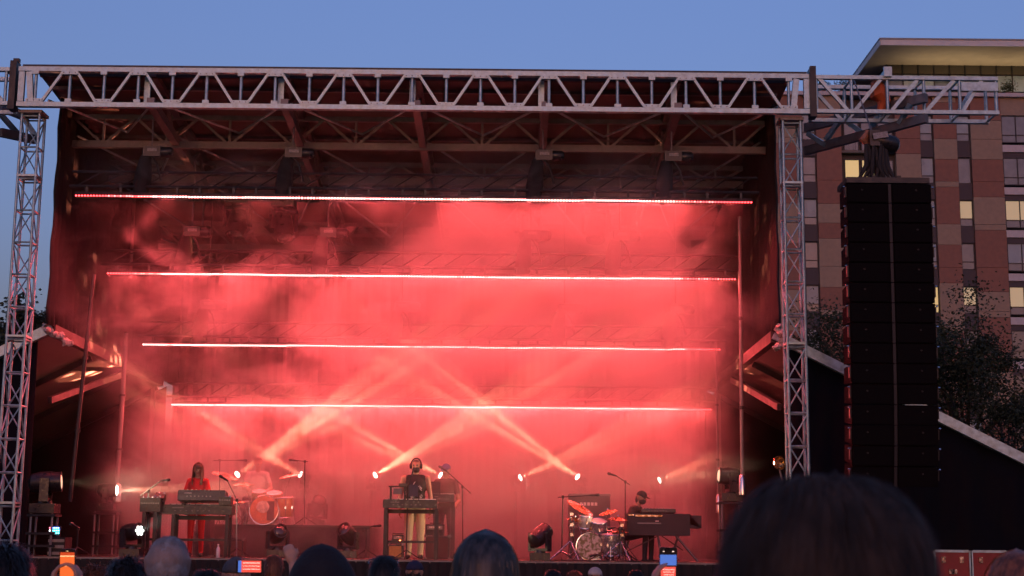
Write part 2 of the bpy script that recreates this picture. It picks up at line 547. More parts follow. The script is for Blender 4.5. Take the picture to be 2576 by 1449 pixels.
# ---- side wings: low pitched roofs leaning out from the stage
def wing(side, label):
    x0 = XL if side < 0 else XR
    s = side
    t = thing('stage_wing', label, 'stage wing', (x0 + s * 2, 29, 0))
    xo, zi, zo = x0 + s * 5.6, 5.42, 2.62
    MB().prism([(x0 + s * 0.02, 26.3, zi), (xo, 26.3, zo), (xo, 26.3, zo - 0.05), (x0 + s * 0.02, 26.3, zi - 0.05)], (0, 8.5, 0)).build('roof_panel', TARP, t)
    MB().bar((x0 - s * 0.02, 26.2, zi + 0.06), (xo, 26.2, zo + 0.06), 0.12, 0.17).build('gable_beam', ALU, t)
    MB().bar((x0, 26.2, zi + 0.02), (x0, 34.6, zi + 0.02), 0.14, 0.2).build('eave_beam', WINGM, t)
    for Y in (29.0, 31.8, 34.6):
        MB().bar((x0 + s * 0.06, Y, zi - 0.12), (xo - s * 0.02, Y, zo - 0.12), 0.08, 0.12).build('rafter', WINGM, t)
    MB().bar((x0 + s * 0.2, 27.0, zi - 1.15), (x0 - s * 0.02, 31.2, zi - 0.18), 0.08, 0.12).build('brace', WINGM, t)
    # front wall of tarp with seams
    m = MB()
    n = 40
    for i in range(n + 1):
        f = i / n
        x = x0 + s * 0.25 + (xo - x0 - s * 0.25) * f
        zz = zi + (zo - zi) * ((x - x0) / (xo - x0)) - 0.03
        for j in range(9):
            m.v.append((x, 26.30 + 0.03 * math.sin(i * 0.9 + j * 0.5) + 0.025 * math.sin(i * 2.3 - j * 0.9), 0.03 + (zz - 0.03) * j / 8))
    for i in range(n):
        for j in range(8):
            a = i * 9 + j
            m.f.append((a, a + 9, a + 10, a + 1))
            m.m.append(0)
    w = m.build('front_wall', NAVY, t, True)
    w.modifiers.new('thickness', 'SOLIDIFY').thickness = 0.012
    MB().box((min(xo, xo - s * 0.03), 26.3, 0.02), (max(xo, xo - s * 0.03), 34.8, zo)).build('side_wall', NAVY, t)
    MB().prism([(x0 - s * 0.1, 34.78, 0.02), (xo, 34.78, 0.02), (xo, 34.78, zo - 0.06), (x0 - s * 0.1, 34.78, zi - 0.06)], (0, 0.04, 0)).build('rear_wall', CLOTH, t)
    for Y in (34.6,):
        MB().bar((x0 + s * 0.16, Y, DZ), (x0 + s * 0.16, Y, zi - 0.1), 0.09, 0.09).build('leg', ALU2, t)
    return t


wing(-1, 'low side wing with pitched tarp roof beside the lit floor lamp stand')
wing(1, 'dark navy side wing with silver sloping edge below the tree')


# straps and crumpled reflective wrap where drape meets wing
def wrap(label, pts, Y):
    m = MB()
    rnd = random.Random(3)
    q = [P(a, b, Y) for a, b in pts]
    for p in q:
        for k in range(2):
            c = p + Vector((rnd.uniform(-.05, .05), rnd.uniform(-.05, .05), rnd.uniform(-.05, .05)))
            rot = Matrix.Rotation(rnd.uniform(0, 3), 3, 'Z') @ Matrix.Rotation(rnd.uniform(0, 3), 3, 'X')
            m.ell(c, (rnd.uniform(.05, .1), rnd.uniform(.03, .06), rnd.uniform(.03, .08)), 7, 5, 0, rot, lambda u: 1 + 0.35 * math.sin(u.x * 7 + u.z * 9))
    tag(m.build('tarp_bundle', mat('clear_tarp', (0.45, 0.4, 0.36), 0.3, 0, 0.3, 30), None), label, 'tarp')


wrap('crumpled shiny tarp tied at the corner of the low side wing', [(118, 826), (124, 836), (133, 842), (146, 848), (158, 853), (172, 862)], 26.15)
wrap('crumpled shiny tarp tied beside the tower above the round lamp', [(1962, 828), (1966, 842), (1968, 856), (1962, 870), (1956, 880)], 25.6)

# ------------------------------------------------------------------ LED light bars
ROWS = [(25.5, 7.72), (27.5, 6.71), (29.9, 5.70), (32.0, 4.69)]
ROWLAB = ['topmost glowing LED light bar, just below the roof trusses', 'second glowing LED light bar from the top',
          'third glowing LED light bar from the top', 'lowest glowing LED light bar, just above the crossing beams']
lens_src = None
NB, NL = 12, 19
HALF = 5.86
WASH = []


def lamp_area(name, parent, loc, rot, sx, sy, power, col, spread):
    L = bpy.data.lights.new(name, 'AREA')
    L.shape, L.size, L.size_y = 'RECTANGLE', sx, sy
    L.energy, L.color, L.spread = power * LK, col, R(spread)
    o = bpy.data.objects.new(name, L)
    C.objects.link(o)
    o.parent = parent
    o.location = Vector(loc) - (parent.location if parent else Vector())
    o.rotation_euler = rot
    return o


ROWX = [(-1.735, 5.93), (-1.695, 5.885), (-1.61, 5.83), (-1.49, 5.79)]
SCX = CX
for r, (Y, Z) in enumerate(ROWS):
    CX, HALF = ROWX[r]
    row = thing('led_light_bar', ROWLAB[r], 'light bar', (CX, Y, Z), 'LED light bars hung across the stage')
    MB().tube((CX - HALF - 0.12, Y + 0.02, Z + 0.17), (CX + HALF + 0.12, Y + 0.02, Z + 0.17), 0.03, 8).build('hanging_pipe', BLACK, row, True)
    for dz in (0.17, 0.47):
        if dz > 0.2:
            MB().tube((CX - HALF - 0.12, Y + 0.16, Z + dz), (CX + HALF + 0.12, Y + 0.16, Z + dz), 0.024, 8).build('hanging_pipe', BLACK, row, True)
    n = 30
    m = MB()
    for i in range(n):
        xa, xb = CX - HALF + 2 * HALF * i / n, CX - HALF + 2 * HALF * (i + 1) / n
        MB().tube((xa, Y + 0.02, Z + 0.17), (xb, Y + 0.16, Z + 0.47), 0.012, 6).build('lacing', BLACK, row)
    bw = 2 * HALF / NB
    for b in range(NB):
        x0 = CX - HALF + b * bw
        jz = random.uniform(-0.006, 0.006)
        bt = MB().box((x0 + 0.006, Y - 0.035, Z - 0.03 + jz), (x0 + bw - 0.006, Y + 0.07, Z + 0.06 + jz)).build('batten', BLACKM, row)
        for q in (0.2, 0.8):
            MB().cbox((x0 + bw * q, Y + 0.02, Z + 0.125 + jz), (0.04, 0.05, 0.13)).build('clamp', BLACK, bt)
        for k in range(NL):
            x = x0 + bw * (k + 0.5) / NL
            loc = (x, Y - 0.036, Z - 0.012 + jz)
            if lens_src is None:
                lens_src = MB().lathe([(0.0155, 0.0), (0.014, 0.010), (0.008, 0.016)], loc, (0, -1, -0.25), 8).build('lens', LENSW, bt)
                lens_src.data.transform(Matrix.Translation(Vector((0, 0, 0)) - (Vector(loc) - row.location)))
                lens_src.location = Vector(loc) - row.location
                lw = lens_src.data.copy()
                lr = lens_src.data.copy()
                lr.materials[0] = LENSR
                lm = lens_src.data.copy()
                lm.materials[0] = LENSM
                o = lens_src
            else:
                o = share(lens_src, 'lens', bt, loc)
            o.data = lw
            g = b * NL + k
            e = min(g + (0 if r < 2 else 40), NB * NL - 1 - g)
            if r == 0 and e < 26 or r == 1 and e < 20 or r >= 2 and e < 14:
                o.data = lr if random.random() < 1.2 - e / 24 else lm
            elif random.random() < 0.04:
                o.data = lm
    # the light the lenses throw: a strip along the battens, tilted towards the audience
    WASH.append(lamp_area('batten_light', row, (CX, Y - 0.06, Z - 0.05), (R((18, -30, -40, -45)[r]), 0, 0), 2 * HALF, 0.05, (205, 122, 122, 220)[r], (1.0, 0.080, 0.082), (150, 160, 165, 165)[r]))

CX = SCX

# chain hoists that carry the bars
def hoist(label, x, Y, zb, zt, bag=0.75, turn=0):
    t = thing('chain_hoist', label, 'chain hoist', (x, Y, zb), 'chain hoists above the light bars')
    MB().tube((x, Y, zb), (x, Y, zt), 0.014, 6).build('chain', ALU2, t)
    MB().cbox((x + 0.02, Y, zb + 0.32), (0.30, 0.2, 0.18)).build('motor', PLASTIC, t)
    MB().lathe([(0.085, 0), (0.10, 0.03), (0.10, 0.2), (0.07, 0.24)], (x + 0.14, Y, zb + 0.32), (1, 0, 0), 12).build('motor_cover', PLASTIC, t, True)
    MB().cbox((x + 0.03, Y - 0.106, zb + 0.34), (0.17, 0.006, 0.055)).build('nameplate', LABELM, t)
    m = MB()
    prof = [(0.04, 0), (0.13, 0.06), (0.155, 0.3), (0.14, 0.55), (0.10, bag - 0.03), (0.08, bag)]
    m.lathe(prof, (x - 0.17, Y, zb + 0.26 - bag), (0.1, 0, 1), 14)
    m.build('chain_bag', CLOTH, t, True)
    MB().path([(x - 0.02, Y - 0.05, zb + 0.3), (x + 0.12, Y - 0.08, zb + 0.1), (x + 0.2, Y - 0.05, zb - 0.2)], 0.02, 6).build('cable', BLACK, t, True)


HX = [(378, 735, 1365, 1690), (480, 822, 1335, 1560), (520, 1010, 1420, 1700)]
words = ['first', 'second', 'third', 'fourth']
for r in range(3):
    Y, Z = ROWS[r]
    for k, px in enumerate(HX[r]):
        x = XZ(px, 450 + 190 * r, Y + 0.1)[0]
        hoist('%s black chain hoist from the left above the %s LED light bar' % (words[k], ('topmost', 'second', 'third')[r]), x, Y + 0.1, Z + 0.5, ztop(Y) - 0.62 if r else ztop(Y) - 0.5, 0.8)


# hanging moving lights behind the top bar
def moving_head(name, label, loc, aim, s=1.0, hang=False, lens=GLASSD, group='moving head stage lights', cat='stage light'):
    """loc: base centre; aim: direction the lens looks"""
    t = thing(name, label, cat, loc, group)
    d = -1 if hang else 1
    L = Vector(loc)
    MB().cbox(L + Vector((0, 0, 0.07 * s * d)), (0.34 * s, 0.30 * s, 0.13 * s)).build('base', PLASTIC, t)
    a = Vector(aim).normalized()
    flat = Vector((a.x, a.y, 0))
    side = (Vector((-flat.y, flat.x, 0)).normalized() if flat.length > 0.05 else Vector((1, 0, 0)))
    piv = L + Vector((0, 0, 0.42 * s * d))
    MB().lathe([(0.10 * s, 0), (0.09 * s, 0.05 * s)], L + Vector((0, 0, 0.13 * s * d)), (0, 0, d), 14).build('turntable', PLASTIC, t, True)
    m = MB()
    for q in (-1, 1):
        m.bar(L + side * (q * 0.185 * s) + Vector((0, 0, 0.16 * s * d)), piv + side * (q * 0.185 * s) + Vector((0, 0, 0.05 * s * d)), 0.045 * s, 0.12 * s, up=(flat if flat.length > .05 else (0, 1, 0)))
    m.bar(L - side * (0.205 * s) + Vector((0, 0, 0.185 * s * d)), L + side * (0.205 * s) + Vector((0, 0, 0.185 * s * d)), 0.11 * s, 0.05 * s)
    m.build('yoke', PLASTIC, t)
    MB().lathe([(0.06 * s, -0.23 * s), (0.125 * s, -0.19 * s), (0.15 * s, -0.08 * s), (0.15 * s, 0.06 * s), (0.135 * s, 0.15 * s), (0.14 * s, 0.20 * s), (0.12 * s, 0.205 * s), (0.115 * s, 0.18 * s)], piv, a, 18).build('head', PLASTIC, t, True)
    MB().lathe([(0.113 * s, 0.182 * s), (0.09 * s, 0.20 * s), (0.03 * s, 0.208 * s)], piv, a, 16).build('lens', lens, t, True)
    return t, piv + a * (0.24 * s)


def spot(parent, p, aim, power, col, size, blend=0.15, gobo=None, rad=0.04):
    L = bpy.data.lights.new('lamp', 'SPOT')
    L.energy, L.color, L.spot_size, L.spot_blend, L.shadow_soft_size = power * LK, col, R(size), blend, rad
    o = bpy.data.objects.new('lamp', L)
    C.objects.link(o)
    o.parent = parent
    o.location = Vector(p) - parent.location
    o.rotation_euler = Vector(aim).to_track_quat('-Z', 'Y').to_euler()
    if gobo:
        L.use_nodes = True
        n = L.node_tree
        e = n.nodes['Emission']
        tc = n.nodes.new('ShaderNodeTexCoord')
        sp = n.nodes.new('ShaderNodeSeparateXYZ')
        n.links.new(tc.outputs['Normal'], sp.inputs[0])
        cb = n.nodes.new('ShaderNodeCombineXYZ')
        for i in (0, 1):
            dv = n.nodes.new('ShaderNodeMath')
            dv.operation = 'DIVIDE'
            n.links.new(sp.outputs[i], dv.inputs[0])
            n.links.new(sp.outputs[2], dv.inputs[1])
            n.links.new(dv.outputs[0], cb.inputs[i])
        vo = n.nodes.new('ShaderNodeTexVoronoi')
        vo.inputs['Scale'].default_value = gobo
        vo.inputs['Randomness'].default_value = 0.6
        n.links.new(cb.outputs[0], vo.inputs['Vector'])
        mr = n.nodes.new('ShaderNodeMapRange')
        mr.interpolation_type = 'SMOOTHSTEP'
        mr.inputs[1].default_value, mr.inputs[2].default_value = 0.24, 0.43
        mr.inputs[3].default_value, mr.inputs[4].default_value = 2.4, 0.10
        n.links.new(vo.outputs['Distance'], mr.inputs[0])
        lf = n.nodes.new('ShaderNodeLightFalloff')
        n.links.new(mr.outputs[0], lf.inputs[0])
        m1, m2 = n.nodes.new('ShaderNodeMath'), n.nodes.new('ShaderNodeMath')
        m1.operation = 'MULTIPLY'
        m1.inputs[1].default_value = 0.17
        n.links.new(lf.outputs['Linear'], m1.inputs[0])
        m2.operation = 'MULTIPLY_ADD'
        m2.inputs[1].default_value = 0.45
        n.links.new(lf.outputs['Quadratic'], m2.inputs[0])
        n.links.new(m1.outputs[0], m2.inputs[2])
        n.links.new(m2.outputs[0], e.inputs[1])
        e.inputs[0].default_value = (1, 1, 1, 1)
    return o


for k, (px, py, Y) in enumerate([(598, 548, 29.0), (713, 556, 29.0), (1500, 560, 29.0), (1330, 566, 29.0)]):
    p = P(px, py, Y)
    moving_head('hanging_stage_light', ['dark hanging stage light in the gap under the top bar, left of its neighbour', 'dark hanging stage light in the gap under the top bar, right of its neighbour',
                'hazy hanging stage light farthest right under the top bar', 'hazy hanging stage light right of the middle under the top bar'][k],
                (p.x, p.y, p.z + 0.45), (0.25 if k % 2 else -0.1, -0.35, -1), 1.35, True)
hp = thing('lighting_pipe', 'black pipe carrying the hanging stage lights under the roof', 'pipe', (CX, 29, 8.4))
zz = P(713, 556, 29.0).z + 0.48
MB().tube((XL + 0.4, 29.0, zz), (XR - 0.4, 29.0, zz), 0.028, 8).build('pipe', BLACK, hp, True)
for x in RAFX:
    MB().tube((x, 29.0, zz), (x, 29.0, ztop(29.0) - 0.62), 0.012, 6).build('drop_wire', BLACK, hp)

# ------------------------------------------------------------------ beam lights along the back
BEAMS = [(598, 1193, (0.80, -0.60, 0.42)), (755, 1193, (-0.80, -0.60, 0.42)), (945, 1195, (0.85, -0.60, 0.42)), (1107, 1195, (-0.90, -0.60, 0.40)),
         (1310, 1201, (0.90, -0.60, 0.36)), (1452, 1199, (-0.75, -0.60, 0.45)), (1660, 1208, (0.90, -0.60, 0.36))]
BLAB = ['leftmost glowing beam light on a stand beside the crash cymbal', 'glowing beam light on a stand half hidden by the ride cymbal', 'glowing beam light on a stand just left of the singer',
        'glowing beam light on a stand behind the musician in the cap', 'glowing beam light on a stand between the singer and the second drum kit',
        'glowing beam light on a stand above the second drum kit', 'rightmost glowing beam light on a stand above the stage piano']
for k, (px, py, aim) in enumerate(BEAMS):
    Y = 33.0
    p = P(px, py, Y)
    a = Vector(aim).normalized()
    base = p - a * 0.13 - Vector((0, 0, 0.26))
    t, lp = moving_head('beam_light', BLAB[k], base, aim, 0.62, False, LAMPW, 'beam lights along the back of the stage')
    MB().tube((base.x, base.y, DZ + 0.02), (base.x, base.y, base.z), 0.03, 8).build('stand_pole', BLACK, t, True)
    MB().cbox((base.x, base.y, DZ + 0.012), (0.6, 0.6, 0.02)).build('stand_foot', BLACK, t)
    MB().cbox((base.x, base.y, base.z - 0.006), (0.42, 0.38, 0.012)).build('stand_plate', ALU2, t)
    spot(t, lp, a, (9000, 9500, 10000, 9500, 5000, 11000, 5000)[k], (1.0, 0.26, 0.14), 13, 0.1, 16.0)

# ------------------------------------------------------------------ smoke
sm = bpy.data.materials.new('stage_smoke')
sm.use_nodes = True
n = sm.node_tree
n.nodes.clear()
out = n.nodes.new('ShaderNodeOutputMaterial')
pv = n.nodes.new('ShaderNodeVolumePrincipled')
pv.inputs['Color'].default_value = (0.93, 0.93, 0.93, 1)
pv.inputs['Anisotropy'].default_value = 0.25
n.links.new(pv.outputs[0], out.inputs['Volume'])
tc = n.nodes.new('ShaderNodeTexCoord')


def nd(t, **kw):
    x = n.nodes.new(t)
    for k_, v_ in kw.items():
        setattr(x, k_, v_)
    return x


def maprange(src, a, b, c, d, smooth=True):
    q = nd('ShaderNodeMapRange')
    if smooth:
        q.interpolation_type = 'SMOOTHSTEP'
    for i, v_ in enumerate((a, b, c, d)):
        q.inputs[i + 1].default_value = v_
    n.links.new(src, q.inputs[0])
    return q.outputs[0]


def mth(op, a, b):
    q = nd('ShaderNodeMath', operation=op)
    for i, v_ in enumerate((a, b)):
        if isinstance(v_, (int, float)):
            q.inputs[i].default_value = v_
        else:
            n.links.new(v_, q.inputs[i])
    return q.outputs[0]


def blob(c, r):
    """0 outside, 1 in the middle of an ellipsoid at c"""
    mp = nd('ShaderNodeMapping')
    mp.inputs['Location'].default_value = [-c[i] / r[i] for i in range(3)]
    mp.inputs['Scale'].default_value = [1 / r[i] for i in range(3)]
    n.links.new(tc.outputs['Object'], mp.inputs['Vector'])
    ln = nd('ShaderNodeVectorMath', operation='LENGTH')
    n.links.new(mp.outputs[0], ln.inputs[0])
    return maprange(ln.outputs['Value'], 1.0, 0.35, 0.0, 1.0)


mpn = nd('ShaderNodeMapping')
mpn.inputs['Scale'].default_value = (0.8, 0.8, 0.95)
n.links.new(tc.outputs['Object'], mpn.inputs['Vector'])
nz = nd('ShaderNodeTexNoise')
nz.inputs['Scale'].default_value = 1.0
nz.inputs['Detail'].default_value = 5.0
nz.inputs['Roughness'].default_value = 0.64
nz.inputs['Distortion'].default_value = 0.5
n.links.new(mpn.outputs[0], nz.inputs['Vector'])
SBX0, SBX1, SBY0, SBY1, SBZ0, SBZ1 = XL + 0.12, XR - 0.12, 24.95, YB - 0.25, DZ + 0.01, 9.2
sep = nd('ShaderNodeSeparateXYZ')
n.links.new(tc.outputs['Object'], sep.inputs[0])
fade_top = maprange(sep.outputs[2], 9.2, 7.6, 0.16, 1.0)
fade_l = maprange(sep.outputs[0], XL + 0.1, XL + 1.7, 0.10, 1.0)
fade_r = maprange(sep.outputs[0], XR - 0.15, XR - 1.4, 0.10, 1.0)
fade_f = maprange(sep.outputs[1], 26.4, 31.0, 0.05, 1.0)
fade_f = mth('MAXIMUM', fade_f, maprange(sep.outputs[2], 3.7, 5.4, 0.0, 0.8))
core = blob((0.6, 30.0, 4.6), (6.6, 9.0, 5.6))
clear1 = blob((-5.0, 27.0, 7.35), (3.9, 5.0, 0.8))
clear2 = blob((3.9, 27.5, 6.9), (1.6, 5.0, 1.2))
clear3 = blob((-5.6, 29.5, 5.3), (2.9, 5.0, 0.8))
upper = blob((1.2, 30.0, 7.4), (5.0, 8.0, 1.6))
clr = mth('ADD', mth('ADD', clear1, clear2), clear3)
thr = mth('ADD', mth('SUBTRACT', mth('SUBTRACT', 0.50, mth('MULTIPLY', upper, 0.16)), mth('MULTIPLY', core, 0.10)), mth('MULTIPLY', clr, 0.12))
dn = mth('SUBTRACT', nz.outputs[0], thr)
dens = maprange(dn, -0.01, 0.09, 0.0, 1.0)
dens = mth('MULTIPLY', dens, 0.36)
low = maprange(sep.outputs[2], 4.4, 1.8, 0.0, 0.10)
dens = mth('ADD', dens, mth('MULTIPLY', core, 0.015))
dens = mth('ADD', dens, low)
dens = mth('ADD', dens, mth('MULTIPLY', upper, 0.05))
plume = blob((-6.2, 29.0, 2.9), (2.0, 2.6, 2.3))
dens = mth('ADD', dens, 0.02)
for q in (fade_top, fade_l, fade_r, fade_f):
    dens = mth('MULTIPLY', dens, q)
dens = mth('ADD', dens, mth('MULTIPLY', mth('MULTIPLY', plume, 0.5), maprange(nz.outputs[0], 0.36, 0.62, 0.0, 1.0)))
n.links.new(dens, pv.inputs['Density'])
sm.cycles.volume_step_rate = 2.0
smoke = MB().box((SBX0, SBY0, SBZ0), (SBX1, SBY1, SBZ1)).build('stage_smoke', sm)
tag(smoke, 'red lit theatrical smoke drifting across the whole stage', 'smoke', kind='stuff')

# ------------------------------------------------------------------ speaker column
GRILLE = mat('speaker_grille', (0.006, 0.0045, 0.005), 0.9, 0, 0.3, 60, 0.5, 220, spec=0.1)
YPA = 23.0
xa, zt_ = XZ(2129, 458, YPA)
xb, _ = XZ(2341, 458, YPA)
xc, wd = (xa + xb) / 2, xb - xa
CH = 0.318
pa = thing('line_array_speaker', 'tall column of black loudspeaker cabinets hanging from the cantilever truss', 'loudspeaker', (xc, YPA, zt_ - 15 * CH))
ang = 0.0
pz, py_ = zt_ - 0.02, YPA
for k in range(15):
    ang = R(0.25 * k) if k < 9 else R(2.25 + (k - 9) * 1.6)
    dv = Vector((0, math.sin(ang), -math.cos(ang)))
    top = Vector((xc, py_, pz))
    c = top + dv * (CH / 2)
    rot = Matrix.Rotation(ang, 3, 'X')
    cab = MB()
    h, w2 = CH - 0.012, wd / 2
    poly = [(-w2, -h / 2), (w2, -h / 2), (w2, h / 2), (-w2, h / 2)]
    front = [c + rot @ Vector((a, 0, b)) for a, b in poly]
    back = [c + rot @ Vector((a * 0.96, 0.62, b * 0.82)) for a, b in poly]
    cab.add(front + back, [(0, 1, 2, 3), (7, 6, 5, 4), (0, 4, 5, 1), (1, 5, 6, 2), (2, 6, 7, 3), (3, 7, 4, 0)])
    cb = cab.build('cabinet', GRILLE, pa)
    for sx in (-1, 1):
        gx = sx * (w2 / 2 + 0.02)
        MB().cbox(c + rot @ Vector((gx, -0.012, 0)), (w2 - 0.075, 0.022, h - 0.02), 0, rot).build('grille', GRILLE, cb)
        for bx in (-0.09, 0.30):
            MB().lathe([(0.013, 0), (0.011, 0.006)], c + rot @ Vector((sx * 0.32 * wd + (bx - 0.1) * 0.02, -0.024, 0.05)), (0, -1, 0), 8).build('bolt', BLACK, cb)
        MB().cbox(c + rot @ Vector((sx * (w2 + 0.012), 0.06, 0.02)), (0.022, 0.09, 0.16), 0, rot).build('rigging_link', BLACK, cb)
        MB().lathe([(0.012, 0), (0.012, 0.03)], c + rot @ Vector((sx * (w2 + 0.02), 0.03, 0.11)), (sx, 0, 0), 8).build('pin', CHROME, cb)
    MB().cbox(c + rot @ Vector((0.01, -0.008, 0)), (0.045, 0.014, h), 0, rot).build('waveguide_slot', mat('slot_grey', (0.012, 0.010, 0.011), 0.6) if k == 0 else bpy.data.materials['slot_grey'], cb)
    nxt = top + dv * CH
    pz, py_ = nxt.z, nxt.y
MB().box((xc - wd / 2 + 0.01, YPA + 0.02, zt_), (xc + wd / 2 - 0.01, YPA + 0.7, zt_ + 0.09)).build('bumper_frame', BLACK, pa)
for sx in (-0.2, 0.2):
    MB().bar((xc + sx, YPA + 0.1, zt_ + 0.09), (xc + sx, YPA + 0.6, zt_ + 0.09), 0.06, 0.1).build('frame_bar', BLACK, pa)
hx = XZ(2215, 400, YPA)[0]
mo = thing('chain_motor', 'black barrel chain motor with white plate above the speaker column', 'chain hoist', (hx, YPA + 0.35, zt_ + 0.3))
zc = P(2215, 352, YPA + 0.35).z
MB().lathe([(0.05, -0.02), (0.13, 0.0), (0.15, 0.06), (0.15, 0.30), (0.12, 0.38), (0.04, 0.42)], (hx + 0.0, YPA + 0.35, zc), (1, 0.1, -0.25), 18).build('barrel', PLASTIC, mo, True)
MB().cbox((hx + 0.06, YPA + 0.18, zc + 0.03), (0.24, 0.02, 0.10), 0, Matrix.Rotation(R(-10), 3, 'Y')).build('nameplate', LABELM, mo)
MB().cbox((hx - 0.02, YPA + 0.35, zc), (0.16, 0.26, 0.26)).build('gearbox', PLASTIC, mo)
MB().tube((hx, YPA + 0.35, zc), (hx, 24.6, ZT), 0.013, 6).build('chain', ALU2, mo)
MB().tube((hx, YPA + 0.35, zc), (hx, YPA + 0.35, zt_ + 0.05), 0.022, 6).build('chain', BLACK, mo)
bag = MB()
for q in range(9):
    a = Vector((hx - 0.16 + 0.04 * q, YPA + 0.25 + 0.03 * (q % 3), zc - 0.1))
    bag.path([a, a + Vector((random.uniform(-.05, .05), 0, -0.35)), Vector((hx - 0.30 + 0.075 * q, YPA + 0.3, zt_ + 0.10))], [0.03, 0.045, 0.02], 6)
bag.build('cable_bundle', BLACKM, mo, True)
MB().path([P(2185, 330, YPA + .4), P(2172, 352, YPA + .4), P(2188, 372, YPA + .4), P(2200, 340, YPA + .4)], [0.05, 0.08, 0.05, 0.04], 8).build('strap', mat('tan_strap', (0.30, 0.13, 0.07), 0.7), mo, True)

# ------------------------------------------------------------------ brick building
BRICK = mat('brick_cladding', (0.25, 0.128, 0.092), 0.85, 0, 0.12, 3, 0.3, 30)
TAN = mat('tan_cladding', (0.31, 0.245, 0.175), 0.85, 0, 0.10, 3, 0.3, 30)
GREYP = mat('dark_spandrel', (0.06, 0.05, 0.055), 0.7, 0, 0.15, 6)
GLASS = mat('window_glass', (0.10, 0.13, 0.14), 0.12, 0, 0.35, 0.9, spec=0.9)
BLIND = mat('blind_glass', (0.25, 0.33, 0.36), 0.3, 0, 0.2, 0.7)
LITW = mat('lit_window', (0.5, 0.4, 0.2), 0.4, emit=(1.0, 0.72, 0.30), estr=0.16)
LITW2 = mat('softly_lit_window', (0.5, 0.4, 0.25), 0.4, emit=(1.0, 0.78, 0.45), estr=0.085)
FRAME = mat('window_frame_dark', (0.02, 0.022, 0.025), 0.5)
WHITE = mat('white_ledge', (0.50, 0.50, 0.50), 0.7, 0, 0.08, 3)
FASCIA = mat('pale_fascia', (0.62, 0.66, 0.64), 0.6, 0, 0.06, 2)
SOFFIT = mat('tan_soffit', (0.58, 0.46, 0.30), 0.7, 0, 0.08, 1.5)
YB_ = 106.0
bld = thing('apartment_building', 'tall red and tan brick apartment building with overhanging flat roof', 'building', (30, YB_ + 8, 0))


def bxz(px, py):
    return XZ(px, py, YB_)


def rect(px0, px1, py0, py1):
    x0, z1 = bxz(px0, (py0))
    x1, z0 = bxz(px1, (py1))
    return x0, x1, z0, z1


ZTOP = bxz(2300, 243)[1]
FH = bxz(2338, 288)[1] - bxz(2338, 394)[1]
ZW0 = bxz(2338, 288)[1]           # head of the top row of windows
xw = {k: bxz(v, 500)[0] for k, v in dict(a=1935, b=2022, c=2057, d=2121, e=2258, f=2321, g=2355, h=2414, i=2449, j=2528, k=2640, l=2675, m=2740, n=2776, o=2850).items()}
MB().box((xw['a'], YB_ + 0.6, 0), (xw['o'], YB_ + 18, ZTOP - 0.1)).build('core_wall', GREYP, bld)


def panel_col(x0, x1, seed, z1=None):
    z = ZTOP
    rnd = random.Random(seed)
    seq = [(0.85, BRICK), (0.35, TAN), (0.9, BRICK), (0.5, BRICK), (0.8, TAN)]
    alt = rnd.random() < 0.5
    fl = 0
    while z > 0.3:
        opts = [((0.42, TAN), (FH - 0.42, BRICK)), ((FH * 0.48, TAN), (FH * 0.52, BRICK)), ((FH * 0.55, BRICK), (FH * 0.45, TAN)), ((FH * 0.36, BRICK), (FH * 0.64, TAN))]
        for hgt, mt in opts[(fl * 2 + seed * 3 + rnd.randint(0, 1)) % 4]:
            zz = max(z - hgt, 0.05)
            MB().box((x0 + 0.012, YB_, zz + 0.012), (x1 - 0.012, YB_ + 0.64, z - 0.012)).build('cladding_panel', mt, bld)
            z = zz
            if z <= 0.3:
                break
        fl += 1


for k, (a, b) in enumerate((('a', 'b'), ('c', 'd'), ('e', 'f'), ('g', 'h'), ('i', 'j'), ('k', 'l'), ('m', 'o'))):
    panel_col(xw[a], xw[b], k + 2)


def window(x0, x1, z0, z1, m, split=0.3, y=None, wide=False):
    y = YB_ + 0.22 if y is None else y
    w = MB()
    fr = 0.06
    w.box((x0 + 0.02, y, z0), (x0 + 0.02 + fr, y + 0.1, z1)).box((x1 - 0.02 - fr, y, z0), (x1 - 0.02, y + 0.1, z1))
    w.box((x0 + 0.02 + fr, y, z1 - fr), (x1 - 0.02 - fr, y + 0.1, z1)).box((x0 + 0.02 + fr, y, z0), (x1 - 0.02 - fr, y + 0.1, z0 + fr))
    zs = z0 + (z1 - z0) * split
    w.box((x0 + 0.02 + fr, y + 0.002, zs - 0.03), (x1 - 0.02 - fr, y + 0.098, zs + 0.03))
    if wide:
        for q in (1 / 3, 2 / 3):
            xm = x0 + (x1 - x0) * q
            w.box((xm - 0.035, y - 0.004, z0 + fr), (xm + 0.035, y + 0.094, z1 - fr))
    f = w.build('window', FRAME, bld)
    MB().box((x0 + 0.05, y + 0.05, zs), (x1 - 0.05, y + 0.07, z1 - 0.03)).build('pane', m, f)
    MB().box((x0 + 0.05, y + 0.05, z0 + 0.03), (x1 - 0.05, y + 0.07, zs)).build('pane', LITW if m is LITW else GLASS, f)
    return f


